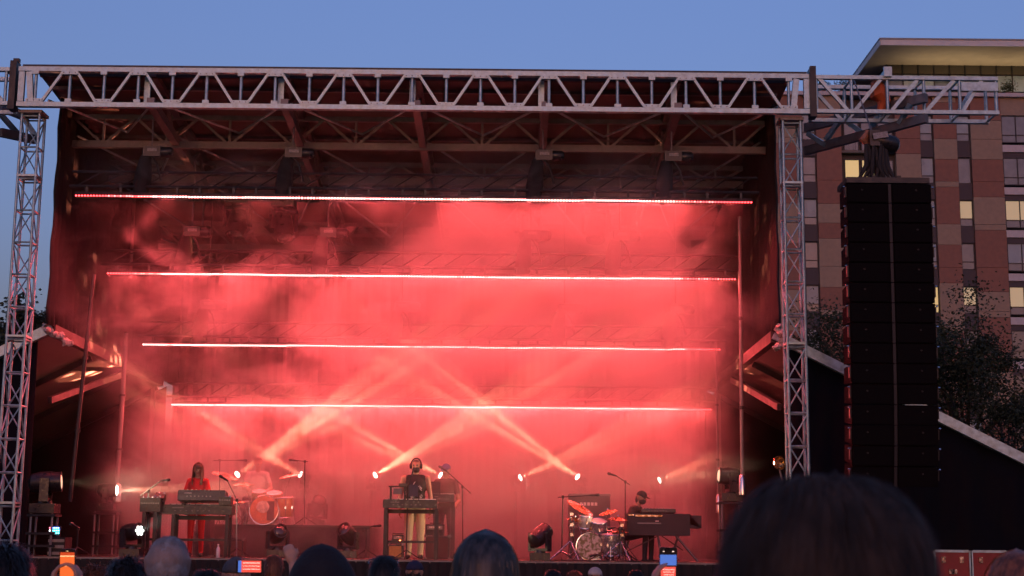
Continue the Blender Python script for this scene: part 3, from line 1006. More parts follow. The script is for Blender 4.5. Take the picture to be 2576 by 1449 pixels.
WHGT = FH * 0.615
lit = {('f', 4): LITW, ('h', 2): LITW2, ('h', 4): LITW2, ('f', 2): BLIND}
for a, b in (('b', 'c'), ('f', 'g'), ('h', 'i'), ('l', 'm')):
    MB().box((xw[a], YB_ + 0.2, ZW0 + 0.02), (xw[b], YB_ + 0.62, ZTOP)).build('spandrel_panel', BRICK, bld)
    for r in range(10):
        z1 = ZW0 - r * FH
        m = lit.get((a, r), (BLIND if random.random() < 0.55 else GLASS))
        if z1 - WHGT > 0.3:
            window(xw[a], xw[b], z1 - WHGT, z1 - 0.02, m, 0.0 if (a, r) == ('h', 1) else 0.3)
            MB().box((xw[a] + 0.01, YB_ + 0.16, max(z1 - FH + 0.02, 0.1)), (xw[b] - 0.01, YB_ + 0.62, z1 - WHGT - 0.02)).build('spandrel_panel', GREYP, bld)
# wide windows in the bay at the end
for a, b in (('j', 'k'),):
    for r in range(10):
        z1 = ZW0 - r * FH
        if z1 - WHGT > 0.3:
            window(xw[a], xw[b], z1 - WHGT * 1.05, z1, {2: LITW2, 4: LITW2, 3: BLIND}.get(r, GLASS), 0.28, YB_ + 0.1, True)
            MB().box((xw[a] + 0.01, YB_ + 0.02, z1 - FH + 0.42), (xw[b] - 0.01, YB_ + 0.6, z1 - FH + 0.95)).build('white_band', WHITE, bld)
            MB().box((xw[a] + 0.01, YB_ + 0.12, z1 - FH + 0.01), (xw[b] - 0.01, YB_ + 0.6, z1 - FH + 0.41)).build('spandrel_panel', GREYP, bld)
    MB().box((xw[a], YB_ + 0.05, ZW0 + 0.01), (xw[b], YB_ + 0.6, ZTOP)).build('spandrel_panel', TAN, bld)
# recessed balcony bay
for r in range(10):
    z1 = ZW0 - r * FH + 0.2
    if z1 - FH < 0:
        continue
    bal = MB().box((xw['d'] + 0.02, YB_ + 0.05, z1 - FH + 0.06), (xw['e'] - 0.02, YB_ + 0.62, z1 - FH + 0.24)).build('balcony_slab', mat('balcony_concrete', (0.16, 0.14, 0.12), 0.8) if r == 0 else bpy.data.materials['balcony_concrete'], bld)
    for q in range(9):
        xx = xw['d'] + 0.1 + (xw['e'] - xw['d'] - 0.2) * q / 8
        MB().box((xx - 0.012, YB_ + 0.08, z1 - FH + 0.24), (xx + 0.012, YB_ + 0.105, z1 - FH + 1.15)).build('railing_bar', FRAME, bal)
    MB().box((xw['d'] + 0.05, YB_ + 0.075, z1 - FH + 1.15), (xw['e'] - 0.05, YB_ + 0.115, z1 - FH + 1.2)).build('handrail', FRAME, bal)
    zz1 = z1 - 0.25
    for q in range(3):
        x0 = xw['d'] + 0.25 + q * 1.25
        window(x0, x0 + 1.15, z1 - FH + 0.3, zz1 - 0.1, LITW if (r == 1 and q < 2) else GLASS, 0.4, YB_ + 0.42)
# parapet ledge, penthouse and roof slab
MB().box((xw['a'] - 0.3, YB_ - 0.25, ZTOP), (xw['o'] + 0.3, YB_ + 3, ZTOP + 0.28)).build('ledge', WHITE, bld)
yp = 109.4
xp0 = XZ(2232, 200, yp)[0]
zp1 = XZ(2300, 151, yp)[1]
MB().box((xp0, yp + 0.3, ZTOP + 0.2), (xw['o'], yp + 12, zp1)).build('penthouse_wall', GREYP, bld)
npan = 14
for q in range(npan):
    x0 = xp0 + (xw['o'] - xp0) * q / npan
    x1 = xp0 + (xw['o'] - xp0) * (q + 1) / npan
    zm = zp1 - 1.05
    for za, zb, mt in ((zm, zp1 - 0.02, mat('dusk_glass', (0.09, 0.075, 0.055), 0.2) if q == 0 else bpy.data.materials['dusk_glass']), (zm - 1.35, zm - 0.06, BLIND if q % 3 else GLASS), (ZTOP + 0.9, zm - 1.41, GLASS)):
        if zb > za:
            f = MB().box((x0 + 0.01, yp + 0.12, za), (x0 + 0.09, yp + 0.29, zb)).build('window', FRAME, bld)
            MB().box((x0 + 0.10, yp + 0.18, za + 0.03), (x1 - 0.0, yp + 0.25, zb - 0.03)).build('pane', mt, f)
yf = 105.0
xr, zr = XZ(2215, 99, yf)
zlow = XZ(2300, 114, yf)[1]
MB().box((xr, yf + 0.06, zlow + 0.03), (xw['o'] + 3, 124, zr - 0.02)).build('roof', SOFFIT, bld)
MB().box((xr - 0.03, yf, zlow), (xw['o'] + 3, yf + 0.055, zr)).build('fascia', FASCIA, bld)
MB().box((xr - 0.06, yf + 0.0, zlow), (xr - 0.004, 124, zr)).build('fascia', FASCIA, bld)
MB().box((xr - 0.08, yf - 0.04, zr + 0.005), (xw['o'] + 3, 124, zr + 0.12)).build('roof_edge', mat('grey_coping', (0.26, 0.28, 0.28), 0.5), bld)
ul = MB().box((xp0 + 0.5, YB_ + 2.2, ZTOP + 0.30), (xw['o'] - 0.5, YB_ + 2.35, ZTOP + 0.42)).build('uplight_strip', FRAME, bld)
L = lamp_area('terrace_light', bld, ((xp0 + xw['o']) / 2, YB_ + 2.27, ZTOP + 0.46), (R(180), 0, 0), xw['o'] - xp0 - 2, 0.12, 36, (1.0, 0.78, 0.52), 150)
# terrace planters with shrubs
for px in (2068, 2120, 2535):
    x, z = XZ(px, 225, YB_ + 1.5)
    tr = thing('potted_shrub', {2068: 'small shrub on the roof terrace nearest the stage', 2120: 'small shrub on the roof terrace under the roof corner', 2535: 'small shrub on the roof terrace near the picture edge'}[px], 'shrub', (x, YB_ + 1.5, ZTOP + 0.28))
    MB().lathe([(0.25, 0), (0.32, 0.5), (0.3, 0.52)], (x, YB_ + 1.5, ZTOP + 0.281), (0, 0, 1), 12).build('pot', mat('terracotta', (0.25, 0.1, 0.06), 0.8) if px == 2068 else bpy.data.materials['terracotta'], tr)
    m = MB()
    for q in range(260):
        d = Vector((random.gauss(0, .3), random.gauss(0, .3), random.gauss(0.35, .28)))
        c = Vector((x, YB_ + 1.5, ZTOP + 0.85)) + d
        u = Vector((random.gauss(0, 1), random.gauss(0, 1), random.gauss(0, 1))).normalized() * 0.12
        w = u.orthogonal().normalized() * 0.06
        m.add([c - u, c + w, c + u, c - w], [(0, 1, 2, 3)])
    m.build('foliage', mat('shrub_leaf', (0.05, 0.07, 0.03), 0.7) if px == 2068 else bpy.data.materials['shrub_leaf'], tr, fix=False)

# ------------------------------------------------------------------ trees
LEAF = [mat('leaf_dark', (0.015, 0.028, 0.012), 0.8, 0, 0.3, 2), mat('leaf_mid', (0.024, 0.040, 0.016), 0.7, 0, 0.3, 2)]
BARK = mat('bark', (0.05, 0.04, 0.03), 0.9, 0, 0.3, 5, 0.5, 20)


def tree(label, px, py, Y, rx, rz, nleaf, seed, size=0.16):
    rnd = random.Random(seed)
    c = P(px, py, Y)
    t = thing('tree', label, 'tree', (c.x, Y, 0))
    tr = MB()
    fork = Vector((c.x, Y, max(1.5, c.z - rz * 0.9)))
    tr.path([(c.x + 0.1, Y, 0), (c.x, Y, fork.z * 0.5), fork], [0.26, 0.2, 0.15], 9)
    tips = []
    for q in range(16):
        a = rnd.uniform(0, 6.28)
        rr = rnd.uniform(0.35, 0.95)
        e = c + Vector((rx * rr * math.cos(a), rx * rr * math.sin(a), rz * rnd.uniform(-0.65, 0.95) * math.sqrt(1 - 0.6 * rr * rr)))
        mid = fork.lerp(e, 0.5) + Vector((rnd.gauss(0, .2), rnd.gauss(0, .2), 0.25))
        tr.path([fork - Vector((0, 0, rnd.uniform(0, .8))), mid, e], [0.08, 0.045, 0.015], 6)
        tips += [e, mid.lerp(e, 0.5)]
    tr.build('trunk', BARK, t, True)
    m = MB()
    centres = []
    for q in range(90):
        b = rnd.choice(tips)
        g = b + Vector((rnd.gauss(0, rx * .22), rnd.gauss(0, rx * .22), rnd.gauss(0, rz * .17)))
        centres.append((g, rnd.uniform(0.12, 0.3) * rx, rnd.random()))
    for q in range(nleaf):
        g, r_, sh = rnd.choice(centres)
        p = g + Vector((rnd.gauss(0, r_ * .6), rnd.gauss(0, r_ * .6), rnd.gauss(0, r_ * .45)))
        u = Vector((rnd.gauss(0, 1), rnd.gauss(0, 1), rnd.gauss(-0.3, .6))).normalized()
        w = u.cross(Vector((rnd.gauss(0, 1), rnd.gauss(0, 1), rnd.gauss(0, 1)))).normalized()
        L = size * rnd.uniform(0.6, 1.2)
        m.add([p, p + u * L * .5 + w * L * .28, p + u * L, p + u * L * .5 - w * L * .28], [(0, 1, 2, 3)], 0 if sh < 0.5 else 1)
    m.build('crown', LEAF, t, fix=False)


tree('dark leafy tree between the speaker column and the building edge', 2420, 965, 55, 3.2, 2.6, 26000, 3, 0.14)
tree('dark leafy tree behind the speaker column near the tower', 2110, 900, 52, 1.9, 2.2, 14000, 5, 0.13)
tree('small bare branched tree above the sloping wing edge', 2540, 1090, 58, 1.8, 1.6, 2500, 8, 0.11)
tree('leafy tree seen against the sky behind the side drape', 95, 830, 40, 1.1, 1.0, 5000, 9, 0.13)
tree('leafy tree cut off at the picture edge behind the lattice tower', -12, 865, 42, 1.3, 1.1, 5000, 12, 0.13)

# ------------------------------------------------------------------ people
SKIN = mat('skin', (0.42, 0.24, 0.17), 0.5, 0, 0.12, 25)
SKIN2 = mat('skin_warm', (0.38, 0.20, 0.13), 0.5, 0, 0.12, 25)
EYE = mat('eye_dark', (0.02, 0.015, 0.012), 0.3)
LIP = mat('lip', (0.30, 0.10, 0.09), 0.5)


def cap(p0, r0, p1, r1, tagname):
    return ('c', Vector(p0), r0, Vector(p1), r1, tagname)


def ball(c, r, tagname):
    return ('e', Vector(c), Vector(r) if hasattr(r, '__len__') else Vector((r, r, r)), None, None, tagname)


def hand(w, d, nrm, spread_side, curl=0.5, tagname='skin', s=1.0):
    """palm and five fingers from wrist w along d; nrm points out of the palm; spread_side: side of the thumb"""
    w, d, nrm = Vector(w), Vector(d).normalized(), Vector(nrm).normalized()
    sd = d.cross(nrm).normalized() * spread_side
    nrm = sd.cross(d).normalized() * (1 if sd.cross(d).dot(nrm) > 0 else -1)
    out_ = [cap(w, 0.027 * s, w + d * 0.03 * s, 0.030 * s, tagname)]
    for k in range(4):
        o = (k - 1.5) * 0.019 * s
        b = w + d * 0.085 * s - sd * o
        out_.append(cap(w + d * 0.02 * s - sd * o * 0.7, 0.017 * s, b, 0.013 * s, tagname))
        L = (0.040, 0.046, 0.043, 0.034)[k] * s
        a1 = curl * 0.9
        d1 = (d * math.cos(a1) + nrm * math.sin(a1))
        d2 = (d * math.cos(a1 * 2.1) + nrm * math.sin(a1 * 2.1))
        m1 = b + d1 * L
        out_.append(cap(b, 0.0105 * s, m1, 0.0095 * s, tagname))
        out_.append(cap(m1, 0.0095 * s, m1 + d2 * L * 0.95, 0.0075 * s, tagname))
    t0 = w + d * 0.03 * s + sd * 0.022 * s
    t1 = t0 + (d * 0.6 + sd * 0.7 + nrm * 0.3).normalized() * 0.042 * s
    out_.append(cap(t0, 0.014 * s, t1, 0.011 * s, tagname))
    out_.append(cap(t1, 0.011 * s, t1 + (d * 0.8 + sd * 0.1 + nrm * 0.5).normalized() * 0.032 * s, 0.009 * s, tagname))
    return out_


def head_prims(h, tilt=0.0, turn=0.0, jaw=1.0):
    """head of a figure that looks along -Y, centre h"""
    q = Matrix.Rotation(turn, 3, 'Z') @ Matrix.Rotation(tilt, 3, 'X')
    f = lambda *a: Vector(h) + q @ Vector(a)
    pr = [ball(h, (0.076, 0.094, 0.108), 'skin'), ball(f(0, 0.02, 0.020), (0.081, 0.082, 0.084), 'skin'), cap(f(0, -0.028, -0.045), 0.058 * jaw, f(0, -0.05, -0.085), 0.036 * jaw, 'skin'),
          cap(f(0, -0.088, 0.015), 0.010, f(0, -0.110, -0.022), 0.014, 'skin'),
          cap(f(-0.03, -0.078, 0.027), 0.013, f(0.03, -0.078, 0.027), 0.013, 'skin')]
    for s in (-1, 1):
        pr.append(cap(f(s * 0.082, 0.016, 0.020), 0.015, f(s * 0.078, 0.006, -0.028), 0.010, 'skin'))
        pr.append(ball(f(s * 0.031, -0.083, 0.006), 0.0125, 'eye'))
    pr.append(cap(f(-0.018, -0.090, -0.052), 0.008, f(0.018, -0.090, -0.052), 0.008, 'lip'))
    return pr, q


def body(name, label, root, yaw, prims, mats, order, voxel=0.011):
    """one continuous figure grown from tapered limbs, then coloured by the limb each face belongs to"""
    m = MB()
    for kind, a, ra, b, rb, tg in prims:
        if kind == 'e':
            m.ell(a, ra, 14, 10)
        else:
            d = b - a
            L = max(d.length, 1e-4)
            prof = []
            for i in range(5):
                t = -math.pi / 2 + (math.pi / 2) * i / 4
                prof.append((max(ra * math.cos(t), 1e-3), ra * math.sin(t)))
            for i in range(5):
                t = (math.pi / 2) * i / 4
                prof.append((max(rb * math.cos(t), 1e-3), L + rb * math.sin(t)))
            m.lathe(prof, a, d if d.length > 1e-4 else (0, 0, 1), 12)
    me = bpy.data.meshes.new('t')
    me.from_pydata(m.v, [], m.f)
    tmp = bpy.data.objects.new('t', me)
    C.objects.link(tmp)
    rm = tmp.modifiers.new('r', 'REMESH')
    rm.mode, rm.voxel_size = 'VOXEL', voxel
    sm_ = tmp.modifiers.new('s', 'SMOOTH')
    sm_.factor, sm_.iterations = 0.5, 3
    dg = bpy.context.evaluated_depsgraph_get()
    res = bpy.data.meshes.new_from_object(tmp.evaluated_get(dg))
    bpy.data.objects.remove(tmp)
    bpy.data.meshes.remove(me)
    res.name = name
    nf = len(res.polygons)
    ctr = np.empty(nf * 3)
    res.polygons.foreach_get('center', ctr)
    ctr = ctr.reshape(-1, 3)
    best = np.full(nf, 1e9)
    idx = np.zeros(nf, dtype=np.int32)
    for kind, a, ra, b, rb, tg in prims:
        a_ = np.array(a)
        if kind == 'e':
            r = np.array(ra)
            dist = (np.linalg.norm((ctr - a_) / r, axis=1) - 1) * r.min()
        else:
            ab = np.array(b) - a_
            t = np.clip(((ctr - a_) @ ab) / max(ab @ ab, 1e-9), 0, 1)
            dist = np.linalg.norm(ctr - a_ - t[:, None] * ab, axis=1) - (ra + (rb - ra) * t)
        if tg in ('eye', 'lip'):
            dist = dist - 0.004
        upd = dist < best
        best[upd] = dist[upd]
        idx[upd] = order.index(tg)
    res.materials.clear()
    for k in order:
        res.materials.append(mats[k])
    res.polygons.foreach_set('material_index', idx)
    res.polygons.foreach_set('use_smooth', [True] * nf)
    o = bpy.data.objects.new(name, res)
    C.objects.link(o)
    o.location = root
    o.rotation_euler = (0, 0, yaw)
    return tag(o, label, 'person')


def stand_prims(h=1.75, arms=None, hands=True, build=1.0, lean=0.0, sleeves='top', legs=None, head_tilt=0.0, head_turn=0.0, curl=0.45, fat=1.0, waist=1.0, fleg=1.0):
    k = h / 1.75
    V = lambda x, y, z: Vector((x * k, y * k - lean * max(0, z - 0.95) * k, z * k))
    b = build
    pr = []
    pr += [ball(V(0, 0, 1.27), (0.165 * k * b, 0.112 * k * fat, 0.22 * k), 'top'), ball(V(0, 0, 1.08), (0.138 * k * b * waist, 0.10 * k * fat, 0.19 * k), 'top'),
           ball(V(0, 0.005, 0.93), (0.158 * k * b, 0.115 * k * fat, 0.12 * k), 'bottom'), cap(V(-0.10 * b, 0, 1.41), 0.065 * k, V(0.10 * b, 0, 1.41), 0.065 * k, 'top'),
           cap(V(0, 0.01, 1.42), 0.056 * k, V(0, -0.005, 1.53), 0.050 * k, 'skin')]
    hc = V(0, -0.012, 1.625)
    hp_, q = head_prims((0, 0, 0), head_tilt, head_turn)
    for kind, a, ra, b_, rb, tg in hp_:
        if kind == 'e':
            pr.append(('e', hc + a * k, ra * k, None, None, tg))
        else:
            pr.append(('c', hc + a * k, ra * k, hc + b_ * k, rb * k, tg))
    for i, s in enumerate((-1, 1)):
        sh = V(s * 0.175 * b, 0, 1.405)
        if arms and arms[i]:
            el, wr, hd, nr, cu = arms[i]
            el, wr = Vector(el), Vector(wr)
        else:
            el, wr, hd, nr, cu = V(s * 0.225 * b, 0.02, 1.10), V(s * 0.235 * b, -0.05, 0.85), Vector((0, -0.15, -1)), Vector((-s, 0, 0)), curl
        pr.append(cap(sh, 0.058 * k, sh.lerp(el, 0.55), 0.050 * k, 'top' if sleeves != 'none' else 'skin'))
        pr.append(cap(sh.lerp(el, 0.5), 0.047 * k, el, 0.041 * k, 'top' if sleeves in ('top', 'long') else 'skin'))
        pr.append(cap(el, 0.041 * k, wr, 0.027 * k, 'top' if sleeves == 'long' else 'skin'))
        if hands:
            pr += hand(wr, hd, nr, s * (1 if True else -1), cu, 'skin', k)
        hipp = V(s * 0.088, 0, 0.90)
        if legs:
            kn, an, toe = [Vector(x) for x in legs[i]]
        else:
            kn, an, toe = V(s * 0.10, -0.015, 0.50), V(s * 0.105, 0.02, 0.09), V(s * 0.125, -0.15, 0.035)
        pr.append(cap(hipp, 0.088 * k * fleg, kn, 0.060 * k * fleg, 'bottom'))
        pr.append(cap(kn, 0.060 * k * fleg, an, 0.043 * k * fleg, 'bottom'))
        pr.append(cap(an + Vector((0, 0.03 * k, -0.04 * k)), 0.04 * k, toe, 0.035 * k, 'shoe'))
    return pr, hc, q, k


ORDER = ['skin', 'top', 'bottom', 'shoe', 'eye', 'lip']


def pmats(top, bottom, shoe=None, skin=None):
    return dict(skin=skin or SKIN, top=top, bottom=bottom, shoe=shoe or BLACKM, eye=EYE, lip=LIP)


def cloth(name, c, var=0.2):
    return mat(name, c, 0.85, 0, var, 8, 0.35, 60)


def hair_mesh(name, par, hc, rad, m, cover=-0.15, front=0.35, strands=1500, length=0.05, width=0.0022, messy=0.35, seed=1, drop=0.0, lift=1.06):
    """scalp shell with strands; in the figure's own frame (it looks along -Y)"""
    rnd = random.Random(seed)
    mb = MB()
    hc = Vector(hc)
    nu, nv = 32, 18
    ok = {}

    def keep(u):
        if u.z < cover:
            return False
        if u.y < -0.25 and u.z < front:
            return False
        return True
    vs = []
    for i in range(nv + 1):
        ph = math.pi * i / nv
        for j in range(nu):
            t = 2 * math.pi * j / nu
            u = Vector((math.sin(ph) * math.cos(t), math.sin(ph) * math.sin(t), math.cos(ph)))
            u2 = Vector((math.copysign(abs(math.sin(ph)) ** 0.82, 1) * math.cos(t), math.copysign(abs(math.sin(ph)) ** 0.82, 1) * math.sin(t), math.copysign(abs(math.cos(ph)) ** 0.9, math.cos(ph))))
            wob = lift + 0.03 * math.sin(7 * t + 3 * ph + seed) * math.sin(ph) + 0.02 * math.sin(13 * ph + 5 * t)
            vs.append((hc + Vector((u2.x * rad[0], u2.y * rad[1], u2.z * rad[2])) * wob, u))
    fs = []
    for i in range(nv):
        for j in range(nu):
            ids = (i * nu + j, (i + 1) * nu + j, (i + 1) * nu + (j + 1) % nu, i * nu + (j + 1) % nu)
            if all(keep(vs[q][1]) for q in ids):
                fs.append(ids)
    mb.add([v[0] for v in vs], fs)
    for q in range(strands):
        while True:
            u = Vector((rnd.gauss(0, 1), rnd.gauss(0, 1), rnd.gauss(0.2, 1))).normalized()
            if keep(u):
                break
        sp_ = max(1e-4, math.hypot(u.x, u.y))
        fx = sp_ ** 0.82 / sp_
        p = hc + Vector((u.x * fx * rad[0], u.y * fx * rad[1], math.copysign(abs(u.z) ** 0.9, u.z) * rad[2])) * (lift - 0.01)
        down = Vector((0, 0, -1)) - u * (-u.z)
        if down.length < 0.05:
            down = Vector((rnd.gauss(0, 1), rnd.gauss(0, 1), 0))
        d = (down.normalized() + u * rnd.uniform(0.05, messy) + Vector((rnd.gauss(0, 1), rnd.gauss(0, 1), rnd.gauss(0, 1))) * messy * 0.5).normalized()
        L = length * rnd.uniform(0.6, 1.2)
        w = d.cross(u).normalized() * width
        p1 = p + d * L * 0.5 + u * L * 0.08
        p2 = p + d * L + Vector((0, 0, -L * 0.2))
        mb.add([p - w, p + w, p1 + w * .8, p1 - w * .8, p2], [(0, 1, 2, 3), (3, 2, 4)])
    me = bpy.data.meshes.new(name)
    me.from_pydata(mb.v, [], mb.f)
    me.materials.append(m)
    me.polygons.foreach_set('use_smooth', [True] * len(me.polygons))
    o = bpy.data.objects.new(name, me)
    C.objects.link(o)
    o.parent = par
    return o


def child(mb, name, m, par, smooth=True):
    me = bpy.data.meshes.new(name)
    me.from_pydata(mb.v, [], mb.f)
    for x in (m if isinstance(m, (list, tuple)) else [m]):
        me.materials.append(x)
    me.polygons.foreach_set('material_index', mb.m)
    bm = bmesh.new()
    bm.from_mesh(me)
    bmesh.ops.recalc_face_normals(bm, faces=bm.faces)
    bm.to_mesh(me)
    bm.free()
    me.polygons.foreach_set('use_smooth', [smooth] * len(me.polygons))
    if smooth:
        try:
            me.set_sharp_from_angle(angle=R(50))
        except Exception:
            pass
    o = bpy.data.objects.new(name, me)
    C.objects.link(o)
    o.parent = par
    return o


def long_hair(name, par, hc, k, m, length=0.42, w=0.13, seed=1, strands=1800, open_front=True, width=0.0024):
    """hair hanging from the crown to below the shoulders (figure looks along -Y)"""
    rnd = random.Random(seed)
    mb = MB()
    hc = Vector(hc)
    nu, nv = 44, 16
    gap = 1.5 if open_front else 0.0
    rows = []
    for i in range(nv + 1):
        t = i / nv
        row = []
        for j in range(nu + 1):
            a = math.pi * 1.5 + gap / 2 + (2 * math.pi - gap) * j / nu
            if t < 0.45:
                ph = t / 0.45 * math.pi / 2
                r = math.sin(ph)
                p = Vector((0.094 * r * math.cos(a), 0.112 * r * math.sin(a), 0.126 * math.cos(ph)))
            else:
                s = (t - 0.45) / 0.55
                ww = 0.094 + (w - 0.094) * min(1, s * 1.6) - 0.02 * s * s
                p = Vector((ww * math.cos(a), (0.112 + 0.05 * min(1, s * 1.5)) * math.sin(a), -length * s))
            rip = 1 + 0.018 * math.sin(j * 2.3 + seed) * min(1, t * 2) + 0.012 * math.sin(j * 5.1 + t * 4)
            row.append(hc + Vector((p.x * rip, p.y * rip, p.z)) * k)
        rows.append(row)
    n_ = nu + 1
    mb.v = [tuple(p) for r in rows for p in r]
    for i in range(nv):
        for j in range(nu):
            a = i * n_ + j
            mb.f.append((a, a + 1, a + n_ + 1, a + n_))
            mb.m.append(0)
    for q in range(strands):
        j = rnd.uniform(0, nu - 0.01)
        j0 = int(j)
        i0 = rnd.randint(0, nv - 5)
        pts = []
        for i in range(i0, min(nv, i0 + rnd.randint(4, 9)) + 1):
            p = rows[i][j0].lerp(rows[i][j0 + 1], j - j0)
            o_ = Vector((p.x - hc.x, p.y - hc.y, 0))
            pts.append(p + (o_.normalized() if o_.length > 1e-4 else Vector((0, 0, 1))) * rnd.uniform(0.001, 0.006))
        wv = Vector((-(pts[0].y - hc.y), pts[0].x - hc.x, 0))
        wv = (wv.normalized() if wv.length > 1e-4 else Vector((1, 0, 0))) * width
        vs = []
        for p in pts:
            vs += [p - wv, p + wv]
        mb.add(vs, [(2 * i, 2 * i + 1, 2 * i + 3, 2 * i + 2) for i in range(len(pts) - 1)])
    o = child(mb, name, m, par)
    return o


def cap_hat(name, par, hc, k, m, q=None, brim=True, s=1.0):
    mb = MB()
    q = q or Matrix.Identity(3)
    hc = Vector(hc)
    nu, nv = 24, 8
    for i in range(nv + 1):
        ph = math.pi / 2 * i / nv
        for j in range(nu):
            a = 2 * math.pi * j / nu
            seam = 1 + 0.012 * abs(math.sin(3 * a))
            p = Vector((0.088 * math.sin(ph) * math.cos(a), 0.107 * math.sin(ph) * math.sin(a), 0.03 + 0.095 * math.cos(ph))) * s * seam
            mb.v.append(tuple(hc + q @ p * k))
    for i in range(nv):
        for j in range(nu):
            mb.f.append((i * nu + j, (i + 1) * nu + j, (i + 1) * nu + (j + 1) % nu, i * nu + (j + 1) % nu))
            mb.m.append(0)
    o = child(mb, name, m, par)
    o.modifiers.new('thickness', 'SOLIDIFY').thickness = 0.004
    if brim:
        b = MB()
        for i in range(13):
            a = math.pi * 1.5 + (i - 6) / 6 * 1.15
            for r_, dz in ((0.98, 0.0), (1.78 if 3 < i < 9 else 1.5 if 1 < i < 11 else 1.15, -0.018)):
                b.v.append(tuple(hc + q @ Vector((0.084 * math.cos(a) * (r_ if r_ < 1 else 1.06), 0.104 * math.sin(a) * r_, 0.035 + dz)) * k))
        for i in range(12):
            b.f.append((2 * i, 2 * i + 1, 2 * i + 3, 2 * i + 2))
            b.m.append(0)
        bo = child(b, 'brim', m, o)
        bo.modifiers.new('thickness', 'SOLIDIFY').thickness = 0.004
    return o

# ------------------------------------------------------------------ performers
RED_SUIT = cloth('red_suit', (0.42, 0.018, 0.022), 0.15)
BLACK_TEE = cloth('black_tee', (0.02, 0.016, 0.017))
KHAKI = cloth('pale_khaki', (0.52, 0.44, 0.27), 0.12)
WHITE_TEE = cloth('white_tee', (0.62, 0.58, 0.55), 0.08)
PALE_TEE = cloth('pale_tee', (0.12, 0.07, 0.065), 0.1)
DARKJEAN = cloth('dark_jeans', (0.02, 0.02, 0.028))
def hairmat(name, c1, c2, rough=0.42, sc=(70, 70, 5)):
    m = mat(name, c1, rough)
    n = m.node_tree
    tc = n.nodes.new('ShaderNodeTexCoord')
    mp = n.nodes.new('ShaderNodeMapping')
    mp.inputs['Scale'].default_value = sc
    nz = n.nodes.new('ShaderNodeTexNoise')
    nz.inputs['Scale'].default_value = 1.0
    nz.inputs['Detail'].default_value = 3
    rp = n.nodes.new('ShaderNodeValToRGB')
    rp.color_ramp.elements[0].position, rp.color_ramp.elements[0].color = 0.38, (*c1, 1)
    rp.color_ramp.elements[1].position, rp.color_ramp.elements[1].color = 0.66, (*c2, 1)
    n.links.new(tc.outputs['Object'], mp.inputs[0])
    n.links.new(mp.outputs[0], nz.inputs['Vector'])
    n.links.new(nz.outputs[0], rp.inputs[0])
    n.links.new(rp.outputs[0], n.nodes['Principled BSDF'].inputs['Base Color'])
    return m


BROWNH = hairmat('brown_hair', (0.05, 0.022, 0.013), (0.12, 0.055, 0.03))
DARKH = hairmat('dark_hair', (0.006, 0.005, 0.005), (0.018, 0.014, 0.013))
HEADPH = PLASTIC


def at_floor(px, Y, z=DZ):
    return Vector((XZ(px, 1400, Y)[0], Y, z))


# singer
pr, hc, q, k = stand_prims(1.76, None, True, 1.17, 0.0, 'none', head_turn=R(-8), fat=1.12, fleg=1.28, waist=1.1)
singer = body('person', 'singer in dark sleeveless top, pale khaki trousers and large headphones standing at table', at_floor(1042, 26.75), R(4), pr, pmats(BLACK_TEE, KHAKI, BLACKM, SKIN2), ORDER, 0.011)
m = MB()
for s in (-1, 1):
    m.lathe([(0.02, 0), (0.05, 0.004), (0.052, 0.03), (0.04, 0.042)], hc + q @ Vector((s * 0.072, 0.005, 0.0)), q @ Vector((s, 0, 0)), 14)
band = [hc + q @ Vector((0.093 * math.cos(a), 0.005, 0.02 + 0.115 * math.sin(a))) for a in [math.pi * i / 12 for i in range(13)]]
m.path(band, 0.013, 8)
child(m, 'headphones', HEADPH, singer)
m = MB()
rnd = random.Random(4)
for q_ in range(16):
    x, z = rnd.uniform(-.10, .10), rnd.uniform(1.08, 1.36)
    pts = []
    for i in range(5):
        x += rnd.uniform(-.03, .03)
        z += rnd.uniform(-.03, .02)
        x = max(-.115, min(.115, x))
        y = -0.1275 * math.sqrt(max(0.05, 1 - (x / 0.178) ** 2)) * (1 - 1.1 * abs(z - 1.25) ** 2)
        pts.append((x, y - 0.003, z))
    m.path(pts, 0.0042, 5)
child(m, 'shirt_print', mat('white_print', (0.6, 0.58, 0.55), 0.7), singer)
hair_mesh('beard', singer, hc + Vector((0, -0.035, -0.065)), (0.066, 0.072, 0.056), DARKH, -1.0, -1.1, 500, 0.018, 0.0015, 0.5, 3, lift=0.98)
hair_mesh('hair', singer, hc, (0.078, 0.096, 0.11), mat('short_grey_hair', (0.10, 0.07, 0.06), 0.7), 0.25, 0.55, 500, 0.012, 0.0015, 0.4, 4, lift=1.01)

# woman at the keyboards
arms = [((-0.235, -0.06, 1.05), (-0.12, -0.32, 1.02), (0.25, -1, -0.1), (0, 0, -1), 0.35), ((0.235, -0.06, 1.05), (0.15, -0.31, 0.98), (-0.2, -1, -0.1), (0, 0, -1), 0.35)]
pr, hc, q, k = stand_prims(1.66, arms, True, 0.88, 0.05, 'top', head_tilt=R(16), head_turn=R(14), waist=0.86, fat=0.92)
lady = body('person', 'woman in red suit with long brown hair playing the stacked keyboards', at_floor(490, 26.85), R(0), pr, pmats(RED_SUIT, RED_SUIT, BLACKM, SKIN), ORDER, 0.011)
long_hair('hair', lady, hc + Vector((0, 0.004, 0.006)), k, BROWNH, 0.30, 0.115, 5, 700, True, 0.0022)
m = MB()
for i in range(26):
    a = math.pi * 1.5 + (i - 12.5) / 12.5 * 0.62
    p = hc + q @ Vector((0.088 * math.cos(a), 0.106 * math.sin(a), 0.075)) * k
    e = hc + q @ Vector((0.086 * math.cos(a) * 1.02, 0.108 * math.sin(a), 0.032)) * k
    m.path([hc + q @ Vector((0.05 * math.cos(a), 0.06 * math.sin(a), 0.118)) * k, p, e], [0.006, 0.007, 0.004], 5)
child(m, 'fringe', BROWNH, lady)

